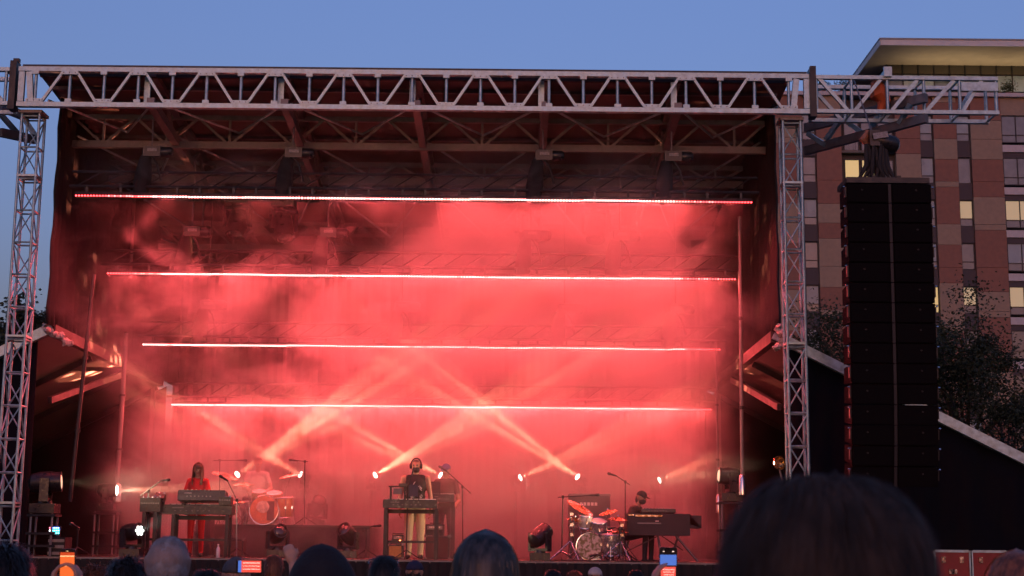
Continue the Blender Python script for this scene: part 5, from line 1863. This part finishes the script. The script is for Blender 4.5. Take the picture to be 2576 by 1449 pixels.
MB().box((x0 + 0.18, YP - 0.012, pz0 + 0.2), (x0 + 0.6, YP - 0.002, pz0 + 0.225)).build('trim_strip', ALU2, t)
MB().box((x0 + 0.5, YP - 0.012, pz1 - 0.14), (x0 + 0.56, YP - 0.002, pz1 - 0.125)).build('badge', mat_skin, t)
for xa_, xb_, ya in ((x0 + 0.55, x0 + 0.62, YP + 0.05), (x1 - 0.25, x1 + 0.14, YP + 0.05), (x0 + 0.1, x0 - 0.05, YP + 0.55), (x1 - 0.15, x1 - 0.3, YP + 0.55)):
    MB().tube((xa_, ya, pz0), (xb_, ya, DZ), 0.02, 8).build('leg', ALU2, t, True)
MB().tube((x0 + 0.55, YP + 0.06, pz0 - 0.01), (x0 - 0.03, YP + 0.3, DZ + 0.15), 0.010, 6).build('brace', ALU2, t)
MB().tube((x0 + 0.62, YP + 0.06, pz0 - 0.01), (x1 - 0.1, YP + 0.3, DZ + 0.2), 0.010, 6).build('brace', ALU2, t)
kt, a1, b1 = keyboard('keyboard', 'slim keyboard lying on top of the stage piano', 1614, 1700, 1283, 1290, YP + 0.12, 0.34, -4, 49)

# ------------------------------------------------------------------ floor stage lights and side lamps
def floor_head(label, px, py_lens, Y, aim, zf=DZ, s=1.0, lens=GLASSD, box=0.0):
    p = P(px, py_lens, Y)
    base = Vector((p.x, Y, max(zf, p.z - 0.42 * s)))
    if base.z - zf < 0.06:
        base.z = zf
    t, lp_ = moving_head('moving_head_light', label, base, aim, s, False, lens, 'moving head stage lights')
    if base.z - zf > 0.05:
        MB().box((base.x - 0.24 * s, Y - 0.2 * s, zf + 0.003), (base.x + 0.24 * s, Y + 0.2 * s, base.z + 0.004)).build('riser_case', BLACKM, t)
    return t, lp_


floor_head('dark moving head light on the riser beside the kit', 797, 1290, 30.9, (0.3, -0.6, 0.5), RZ)
floor_head('dark moving head light in front of the riser', 698, 1369, 27.6, (0.4, -0.8, 0.3))
floor_head('dark moving head light half hidden by the navy beanie', 876, 1368, 27.4, (-0.4, -0.7, 0.5))
floor_head('dark moving head light on a box in front of the second kit', 1358, 1374, 25.7, (0.5, 0.6, 0.45))
t, lp_ = floor_head('bright white moving head light on the stage floor at the synthesizer table', 331, 1364, 25.75, (0.75, -0.62, 0.1), DZ, 1.0, PLASTIC)
L0 = Vector((P(331, 1364, 25.75).x, 25.75, P(331, 1364, 25.75).z))
aim0 = Vector((0.75, -0.62, 0.1)).normalized()
s0 = aim0.cross(Vector((0, 0, 1))).normalized()
u0 = s0.cross(aim0)
for k_ in range(7):
    a = k_ * math.pi / 3
    o = Vector() if k_ == 6 else s0 * (0.062 * math.cos(a)) + u0 * (0.062 * math.sin(a))
    piv = Vector((t.location.x, t.location.y, t.location.z + 0.42))
    MB().lathe([(0.027, 0.0), (0.024, 0.010)], piv + aim0 * 0.206 + o, aim0, 12).build('lens_cell', LAMPC, t)
spot(t, lp_, (0.75, -0.4, 0.35), 40, (0.85, 1.0, 0.9), 40, 0.6)


def side_tower(label, px, pyb, Y, hgt_px):
    p = P(px, pyb, Y)
    t = thing('lamp_stand', label, 'stand', (p.x, Y, DZ))
    for s in (-1, 1):
        MB().tube((p.x + s * 0.18, Y - 0.15, DZ), (p.x + s * 0.18, Y - 0.15, p.z), 0.02, 8).build('leg', STEEL, t, True)
        MB().tube((p.x + s * 0.18, Y + 0.15, DZ), (p.x + s * 0.18, Y + 0.15, p.z), 0.02, 8).build('leg', STEEL, t, True)
    for z in (DZ + 0.15, (DZ + p.z) / 2, p.z - 0.05):
        MB().box((p.x - 0.24, Y - 0.19, z), (p.x + 0.24, Y + 0.19, z + 0.04)).build('shelf', BLACKM, t)
    return t, p


# left side light on its rack
t, p = side_tower('silver framed rack below the large side stage light', 112, 1292, 25.7, 0)
t, lp_ = moving_head('side_stage_light', 'large side stage light with glowing lens on the silver rack', (p.x, 25.7, p.z), (0.95, 0.15, 0.06), 1.25, False, LAMPD, None)
spot(t, lp_, (0.98, 0.12, -0.02), 330, (1.0, 0.66, 0.40), 40, 1.0)
rk = thing('control_rack', 'rack of equipment with small blue and green lights', 'rack', (P(140, 1370, 25.6).x, 25.6, DZ))
a, b = P(118, 1400, 25.6), P(164, 1352, 25.6)
MB().box((a.x, 25.6, DZ + 0.003), (b.x, 26.0, b.z)).build('cabinet', BLACKM, rk)
for z in (b.z - 0.05, b.z - 0.15, b.z - 0.26):
    MB().box((a.x + 0.01, 25.585, z - 0.03), (b.x - 0.01, 25.597, z + 0.02)).build('rack_unit', ALU2, rk)
MB().cbox(P(137, 1338, 25.65), (0.2, 0.04, 0.2), 0, Matrix.Rotation(R(-20), 3, 'X')).build('button_panel', PLASTIC, rk)
cols = [mat('button_blue', (0, 0, 0), emit=(0.1, 0.25, 1.0), estr=5), mat('button_cyan', (0, 0, 0), emit=(0.1, 0.9, 1.0), estr=4), mat('button_green', (0, 0, 0), emit=(0.3, 1.0, 0.35), estr=3), mat('button_red', (0, 0, 0), emit=(1.0, 0.1, 0.15), estr=3), mat('button_white', (0, 0, 0), emit=(0.9, 0.95, 1), estr=4)]
for i in range(5):
    for j in range(4):
        q_ = P(126 + i * 5.2, 1328 + j * 6.5, 25.62)
        MB().cbox(q_, (0.020, 0.02, 0.020)).build('button', cols[0 if j == 0 else (4 if i == 0 else (1 if j < 3 else 2))] if not (i == 0 and j == 0) else cols[3], rk)

t, p = side_tower('second silver framed rack carrying a narrow beam side light', 268, 1288, 29.0, 0)
t, lp_ = moving_head('side_stage_light', 'small side stage light sending a narrow beam across the stage', (p.x, 29.0, P(250, 1270, 29.0).z - 0.1), (0.99, 0.0, 0.02), 0.9, False, LAMPW, None)
spot(t, lp_, (0.99, -0.05, 0.03), 1200, (1.0, 0.36, 0.22), 10, 0.3)

# right: round lamp beside the tower
p = P(1972, 1245, 25.0)
t = thing('round_lamp', 'round bowl shaped lamp beside the lattice tower', 'stage light', (p.x, 25.0, DZ))
c = P(1958, 1165, 25.0)
ax_ = Vector((0.9, 0.15, -0.05)).normalized()
MB().lathe([(0.02, -0.06), (0.07, -0.05), (0.105, -0.01), (0.118, 0.03), (0.112, 0.03), (0.10, -0.005), (0.06, -0.04)], c, Vector((0.45, -0.85, 0.05)), 24).build('bowl', BRONZE, t, True)
spot(t, c + Vector((-0.06, -0.12, 0.0)), (-0.94, 0.40, -0.06), 420, (1.0, 0.66, 0.40), 34, 0.6)
MB().path([c + Vector((0.02, 0.05, -0.04)), c + Vector((0.05, 0.06, -0.2)), (p.x, 25.0, c.z - 0.35), (p.x, 25.0, DZ)], 0.016, 8).build('stalk', STEEL, t, True)
MB().lathe([(0.18, 0), (0.18, 0.02)], (p.x, 25.0, DZ), (0, 0, 1), 16).build('base', BLACK, t)
t, p = side_tower('dark framed rack at the far side of the stage behind the big blurred head', 1838, 1262, 27.6, 0)
t, lp_ = moving_head('side_stage_light', 'side stage light at the foot of the tall pipe', (p.x, 27.6, p.z), (-0.98, -0.1, 0.05), 1.1, False, LAMPD, None)
spot(t, lp_, (-0.98, -0.1, 0.0), 120, (1.0, 0.55, 0.32), 34, 0.7)


# tall pipes
def pipe(label, a, b, Y, r, m=STEEL, foot=True, Yb=None):
    p0, p1 = P(*a, Y), P(*b, Yb or Y)
    t = thing('vertical_pipe', label, 'pipe', (p0.x, p0.y, min(p0.z, p1.z)), 'tall vertical pipes at the stage sides')
    MB().tube(p0, p1, r, 10).build('pipe', m, t, True)
    for f in (0.3, 0.62):
        MB().tube(p0.lerp(p1, f), p0.lerp(p1, f + 0.012), r * 1.5, 10).build('coupler', BLACK, t)
    if foot:
        MB().lathe([(r * 2.2, 0), (r * 2.2, 0.3), (r * 1.2, 0.36)], (p0.x, p0.y, p0.z), (0, 0, 1), 10).build('foot_sleeve', CHROME, t, True)


pipe('tall dark leaning pole in front of the low side wing', (176, 1262), (236, 690), 26.6, 0.035, BLACK, False)
pipe('shiny steel pipe standing left of the synthesizer table', (292, 1262), (318, 838), 30.0, 0.045)
pipe('thin faint pipe high behind the topmost light bar', (328, 700), (338, 500), 30.5, 0.03, ALU2, False)
pipe('steel pipe standing at the far side near the rack', (1868, 1245), (1860, 545), 27.3, 0.035)
pipe('thin hazy pipe beside the stage piano', (1808, 1290), (1800, 860), 29.5, 0.025, ALU2)

# red flight cases by the dark wing
a, b = P(2352, 1449, 22.2), P(2440, 1386, 22.2)
for k_, lab in enumerate(('red flight case nearer the big blurred head', 'red flight case nearer the picture edge')):
    x0 = a.x + k_ * (b.x - a.x + 0.02)
    x1 = x0 + (b.x - a.x)
    t = thing('flight_case', lab, 'flight case', ((x0 + x1) / 2, 22.5, 0))
    MB().box((x0, 22.2, 0.12), (x1, 22.9, b.z)).build('body', RED_CASE, t)
    for xx in (x0, x1):
        MB().box((xx - 0.018, 22.185, 0.12), (xx + 0.018, 22.2, b.z + 0.005)).build('edge_strip', ALU, t)
    for z in (0.13, b.z * 0.62, b.z - 0.005):
        MB().box((x0 + 0.02, 22.186, z - 0.018), (x1 - 0.02, 22.199, z + 0.018)).build('edge_strip', ALU, t)
    for xx in (x0 + 0.13, x1 - 0.13):
        MB().cbox((xx, 22.19, b.z - 0.13), (0.06, 0.02, 0.09)).build('latch', CHROME, t)
        MB().tube((xx, 22.4, 0.06), (xx + 0.001, 22.46, 0.06), 0.055, 10).build('wheel', BLACKM, t)
    MB().cbox(((x0 + x1) / 2, 22.19, b.z - 0.3), (0.12, 0.018, 0.07)).build('handle', CHROME, t)

# cables on the deck, set list papers
for k_ in range(2):
    x = (-4.2, 2.2)[k_]
    pts = [(x, YF + 0.3 + random.random(), DZ + 0.012)]
    for i in range(6):
        pts.append((pts[-1][0] + random.uniform(-.5, .5), pts[-1][1] + random.uniform(-.1, .4), DZ + 0.012))
    c_ = MB().path(pts, 0.010, 6).build('cable', BLACKM, None, True)
    tag(c_, ('black cable on the deck near the keyboard stand', 'black cable on the deck near the second drum kit')[k_], 'cable')

# ------------------------------------------------------------------ audience
def crowd(label, px, pytop, Y, hair, top, yaw=180, hatd=0.0, wd=0.0, arms=None, build=1.0, voxel=0.014, headk=None, bottom=None, skin=None, tilt=0.0):
    """hair: None, or a function adding hair or a hat; returns the person, head centre and scale"""
    p = P(px, pytop, Y)
    h = (p.z - hatd) / (1.625 + 0.112) * 1.75
    pr, hc, q, k = stand_prims(h, arms, True, build, 0.0, 'short', head_tilt=tilt)
    o = body('person', label, (p.x, Y, 0), R(yaw), pr, pmats(top, bottom or DARKJEAN, BLACKM, skin), ORDER, voxel)
    if hair:
        hair(o, hc, k, q)
    return o, hc, k


BLUE_SH = cloth('dark_blue_shirt', (0.02, 0.025, 0.05))
GREY_SH = cloth('grey_shirt', (0.09, 0.09, 0.10))
BLACK_SH = cloth('black_shirt', (0.015, 0.015, 0.016))
GREEN_SH = cloth('olive_shirt', (0.05, 0.055, 0.03))
GREYH = mat('grey_white_hair', (0.27, 0.28, 0.30), 0.75, 0, 0.2, 60)
GREYSCALP = mat('pale_scalp', (0.25, 0.20, 0.19), 0.55, 0, 0.2, 30)
AUBURN = hairmat('auburn_hair', (0.09, 0.03, 0.015), (0.24, 0.085, 0.04))
BLACKH = hairmat('soft_black_hair', (0.006, 0.006, 0.006), (0.050, 0.050, 0.052), 0.42, (45, 45, 3))  # strand highlights painted into the colour as pale vertical streaks
BRWN2 = hairmat('grey_brown_hair', (0.016, 0.013, 0.011), (0.055, 0.038, 0.029), 0.85, (40, 40, 8))
NAVYC = cloth('navy_knit', (0.004, 0.0042, 0.010), 0.3)
GREYC = cloth('grey_cap_cloth', (0.05, 0.055, 0.07), 0.2)


def h_short(m, length=0.035, strands=2600, messy=0.4, cover=-0.45, width=0.0016, seed=1, lift=1.05, big=1.0):
    return lambda o, hc, k, q: hair_mesh('hair', o, hc, (0.079 * k * big, 0.097 * k * big, 0.111 * k * big), m, cover, 0.4, strands, length, width, messy, seed, lift=lift)


def h_long(m, length=0.45, w=0.135, seed=2, strands=3200, width=0.0014):
    return lambda o, hc, k, q: long_hair('hair', o, hc, k, m, length, w, seed, strands, True, width)


def h_cap(m, brim=True, s=1.0):
    def f(o, hc, k, q):
        cap_hat('cap', o, hc, k, m, None, brim, s)
        hair_mesh('hair', o, hc, (0.079 * k, 0.097 * k, 0.108 * k), DARKH, -0.55, 0.3, 500, 0.02, 0.0018, 0.3, 5, lift=1.0)
    return f


def h_beanie(m):
    def f(o, hc, k, q):
        mb = MB()
        nu, nv = 56, 24
        for i in range(nv + 1):
            t = i / nv
            for j in range(nu):
                a = 2 * math.pi * j / nu
                r = (1 - (1 - t) ** 1.9) ** 0.52
                rib = 1 + 0.010 * math.cos(a * 28) * min(1, t * 3)
                z = 0.20 * (1 - t) - 0.065
                mb.v.append(tuple(hc + Vector((0.124 * r * rib * math.cos(a) + 0.01 * (1 - t), 0.130 * r * rib * math.sin(a), z)) * k))
        for i in range(nv):
            for j in range(nu):
                mb.f.append((i * nu + j, (i + 1) * nu + j, (i + 1) * nu + (j + 1) % nu, i * nu + (j + 1) % nu))
                mb.m.append(0)
        mb.f.append(tuple(range(nu)))
        mb.m.append(0)
        b = child(mb, 'beanie', m, o)
        b.modifiers.new('thickness', 'SOLIDIFY').thickness = 0.006
        cuff = MB()
        for zc in (-0.055, -0.005):
            pass
        ring = [hc + Vector((0.124 * math.cos(a), 0.130 * math.sin(a), -0.055)) * k for a in [2 * math.pi * i / 40 for i in range(41)]]
        child(MB().path(ring, 0.012, 8), 'cuff', m, b)
    return f


def sunglasses(o, hc, k, z=0.085, y=0.0):
    m = MB()
    for s in (-1, 1):
        m.ell(hc + Vector((s * 0.035, -0.075 + y, z)) * k, (0.032 * k, 0.012 * k, 0.022 * k), 12, 6)
        m.path([hc + Vector((s * 0.068, -0.075 + y, z)) * k, hc + Vector((s * 0.09, -0.01 + y, z - 0.005)) * k, hc + Vector((s * 0.088, 0.05 + y, z - 0.03)) * k], 0.004 * k, 6)
    m.tube(hc + Vector((-0.01, -0.085 + y, z)) * k, hc + Vector((0.01, -0.085 + y, z)) * k, 0.004, 6)
    child(m, 'sunglasses', GLASSD, o)


# the near, blurred head
def big_hair(o, hc, k, q):
    hair_mesh('hair', o, hc, (0.092 * k, 0.106 * k, 0.114 * k), BRWN2, -0.75, 0.3, 14000, 0.05, 0.0007, 0.07, 11, lift=1.07)


crowd('person very close with short grey brown hair, large and out of focus', 2075, 1207, 1.52, big_hair, BLACK_SH, 172, 0.006, voxel=0.012, build=1.05)
crowd('person with long straight dark hair standing in front of the stage centre', 1222, 1337, 4.35, h_long(BLACKH, 0.5, 0.15, 4, 4200, 0.0013), BLACK_SH, 184, 0.012, voxel=0.014)
crowd('person in navy beanie standing in front of the riser', 816, 1353, 4.75, h_beanie(NAVYC), BLUE_SH, 176, 0.04, voxel=0.014)


def bald(o, hc, k, q):
    hair_mesh('hair', o, hc, (0.079 * k, 0.097 * k, 0.108 * k), GREYH, -0.30, 0.85, 7000, 0.010, 0.0008, 0.5, 7, lift=1.012)


crowd('person with close cropped grey head in front of the keyboards', 425, 1345, 5.9, bald, BLUE_SH, 186, 0.004, voxel=0.012, build=1.08, skin=GREYSCALP)
crowd('person with dark hair at the bottom corner below the lattice tower', 8, 1368, 5.3, h_short(DARKH, 0.05, 3000, 0.5, -0.6, 0.0018, 13, 1.12, 1.05), BLACK_SH, 178, 0.02)
crowd('person with auburn hair at the bottom corner beside the red flight cases', 2560, 1386, 4.3, h_long(AUBURN, 0.3, 0.13, 9, 3000, 0.0014), BLACK_SH, 176, 0.012)
crowd('person with dark wavy hair just left of the grey cropped head', 322, 1404, 8.2, h_short(DARKH, 0.06, 2200, 0.8, -0.6, 0.0025, 15, 1.12, 1.05), GREY_SH, 180, 0.02)
crowd('person with low dark head just right of the grey cropped head', 520, 1433, 8.6, h_short(DARKH, 0.05, 1800, 0.6, -0.6, 0.0025, 16, 1.1), BLACK_SH, 180, 0.015)
crowd('person with curly auburn hair beside the orange phone screen', 240, 1424, 11.5, h_short(AUBURN, 0.06, 1500, 1.2, -0.6, 0.004, 17, 1.15), GREY_SH, 180, 0.02)
o, hc, k = crowd('person in grey knit cap filming beside the auburn head', 596, 1401, 9.0, h_cap(GREYC, False, 1.03), BLUE_SH, 180, 0.015,
                 arms=[((-0.34, -0.22, 1.33), (-0.27, -0.42, 1.60), (0.3, 0.0, 1), (0.2, -1, 0), 0.8), None], voxel=0.009)
crowd('person with short ginger brown hair in front of the riser', 689, 1396, 13.4, h_short(AUBURN, 0.03, 1500, 0.5, -0.5, 0.003, 19, 1.06), GREEN_SH, 180, 0.01)
o2, hc2, k2 = crowd('person with black hair and sunglasses pushed up on the head', 967, 1396, 8.8, h_short(DARKH, 0.04, 2000, 0.4, -0.6, 0.002, 20, 1.08), BLACK_SH, 180, 0.012)
sunglasses(o2, hc2, k2, 0.10, 0.05)
crowd('person in navy cap below the singer', 1043, 1409, 14.0, h_cap(cloth('navy_cap', (0.015, 0.015, 0.05)), True, 1.02), BLACK_SH, 172, 0.015)
crowd('small dark head low in front of the stage right of the long dark hair', 1390, 1432, 15.0, h_short(DARKH, 0.04, 1000, 0.5, -0.5, 0.003, 22, 1.08), GREY_SH, 180, 0.012)
crowd('person in pale cap close to the stage below the picture bass drum', 1496, 1427, 17.5, h_cap(cloth('pale_cap', (0.45, 0.40, 0.38)), True, 1.02), PALE_TEE, 150, 0.015)
o3, hc3, k3 = crowd('person with shiny dark hair close to the stage below the stage piano', 1600, 1433, 16.5, h_short(DARKH, 0.04, 1000, 0.4, -0.5, 0.003, 24, 1.08), BLACK_SH, 180, 0.012)
sunglasses(o3, hc3, k3, 0.10, 0.05)
crowd('person with reddish hair in the crowd between the pale cap and dark head', 1446, 1437, 16.8, h_short(AUBURN, 0.05, 800, 0.7, -0.6, 0.004, 26, 1.1), GREY_SH, 180, 0.012)


# phones and the people who hold them up
def phone(label, c, w, h, screen, roll=0.0, tilt=8):
    t = thing('mobile_phone', label, 'phone', c)
    rot = Matrix.Rotation(R(tilt), 3, 'X') @ Matrix.Rotation(R(roll), 3, 'Y')
    c = Vector(c)

    def rr(w_, h_, r_, n=5):
        pts = []
        for sx, sz, a0 in ((1, 1, 0), (-1, 1, 90), (-1, -1, 180), (1, -1, 270)):
            for i in range(n):
                a = R(a0 + 90 * i / (n - 1))
                pts.append((sx * (w_ / 2 - r_) + r_ * math.cos(a), sz * (h_ / 2 - r_) + r_ * math.sin(a)))
        return pts
    MB().prism([c + rot @ Vector((a, 0, b)) for a, b in rr(w, h, 0.010)], rot @ Vector((0, 0.009, 0))).build('case', PLASTIC, t)
    for (u0, u1, v0, v1, m_) in screen:
        MB().prism([c + rot @ Vector((a, -0.0006, b)) for a, b in ((u0 * w, v0 * h), (u1 * w, v0 * h), (u1 * w, v1 * h), (u0 * w, v1 * h))], rot @ Vector((0, -0.0004, 0))).build('screen_image', m_, t)
    return t


def em(name, c, e):
    return mat(name, (0.01, 0.01, 0.01), 0.3, emit=c, estr=e)


OR1, OR2, OR3 = em('screen_orange', (1.0, 0.16, 0.03), 0.33), em('screen_deep_orange', (1.0, 0.10, 0.02), 0.22), em('screen_pale_line', (1.0, 0.6, 0.3), 0.6)
SB, SR, SRL, SW = em('screen_blue', (0.10, 0.22, 0.75), 0.28), em('screen_red', (1.0, 0.10, 0.07), 0.33), em('screen_white_line', (1.0, 0.7, 0.6), 0.6), em('screen_dark', (0.1, 0.02, 0.02), 0.1)

YPH = 6.9
c = P(169, 1424, YPH)
phone('upright phone with glowing orange stage picture held above the crowd', c, 0.074, 0.155,
      [(-.44, .44, .30, .40, OR2), (-.44, .44, .28, .30, OR3), (-.44, .44, .02, .28, OR1), (-.44, .44, 0.0, .02, OR3), (-.44, .44, -.30, 0.0, OR1), (-.44, .44, -.44, -.30, OR2), (-.06, .06, .43, .44, OR3)])
ql = Vector((c.x, YPH + 0.42, 0))
hgt_l = 1.50


def holder(label, c, px, Y, h, side_l=True, side_r=True):
    """a shorter person whose raised hands meet the phone at c; only the hands show"""
    x = P(px, 1440, Y).x
    k = h / 1.75
    arms = [None, None]
    # the figure faces +Y (yaw 180): its own x axis is mirrored
    loc = Vector((x, Y, 0))

    def loc_of(w):
        d = Vector(w) - loc
        return Vector((-d.x, -d.y, d.z))
    pr = [None, None]
    if side_l:     # hand at the picture's left side of the phone is the figure's +x side
        w = loc_of(c + Vector((-0.062, -0.012, -0.10)))
        pr[1] = ((0.30, -0.16, w.z - 0.30), tuple(w), (-0.12, -0.05, 1), (-1, -0.2, 0), 0.55)
    if side_r:
        w = loc_of(c + Vector((0.062, -0.012, -0.10)))
        pr[0] = ((-0.30, -0.16, w.z - 0.30), tuple(w), (0.12, -0.05, 1), (1, -0.2, 0), 0.55)
    prims, hc, q, k = stand_prims(h, pr, True, 1.0, 0.0, 'short')
    o = body('person', label, loc, R(180), prims, pmats(BLACK_SH, DARKJEAN), ORDER, 0.008)
    hair_mesh('hair', o, hc, (0.079 * k, 0.097 * k, 0.111 * k), DARKH, -0.5, 0.4, 900, 0.04, 0.002, 0.4, 31, lift=1.05)


holder('person raising the phone with orange picture in both hands', c, 170, YPH - 0.36, 1.46)
YPH2 = 6.3
c2 = P(1681, 1424, YPH2)
phone('upright phone showing blue sky and red stage held above the crowd', c2, 0.074, 0.155,
      [(-.46, .46, .02, .30, SB), (-.46, .46, -.02, .02, SW), (-.42, .42, -.44, -.02, SR), (-.30, .36, -.10, -.085, SRL), (-.27, .34, -.17, -.155, SRL), (-.24, .32, -.24, -.225, SRL), (-.21, .30, -.31, -.295, SRL), (-.30, -.22, .38, .40, SRL), (.22, .32, .38, .40, SRL)])
holder('person raising the phone with blue sky picture in one hand', c2, 1672, YPH2 - 0.36, 1.44, True, False)
c3 = P(628, 1425, 8.45)
phone('phone held sideways showing a bright red picture beside the grey cap', c3, 0.075, 0.152,
      [(-.43, .43, -.30, .42, SR), (-.43, .43, -.42, -.30, SB), (.18, .22, -.25, .38, SRL), (-.05, -.01, -.25, .38, SRL), (-.28, -.24, -.25, .38, SRL)], roll=90)
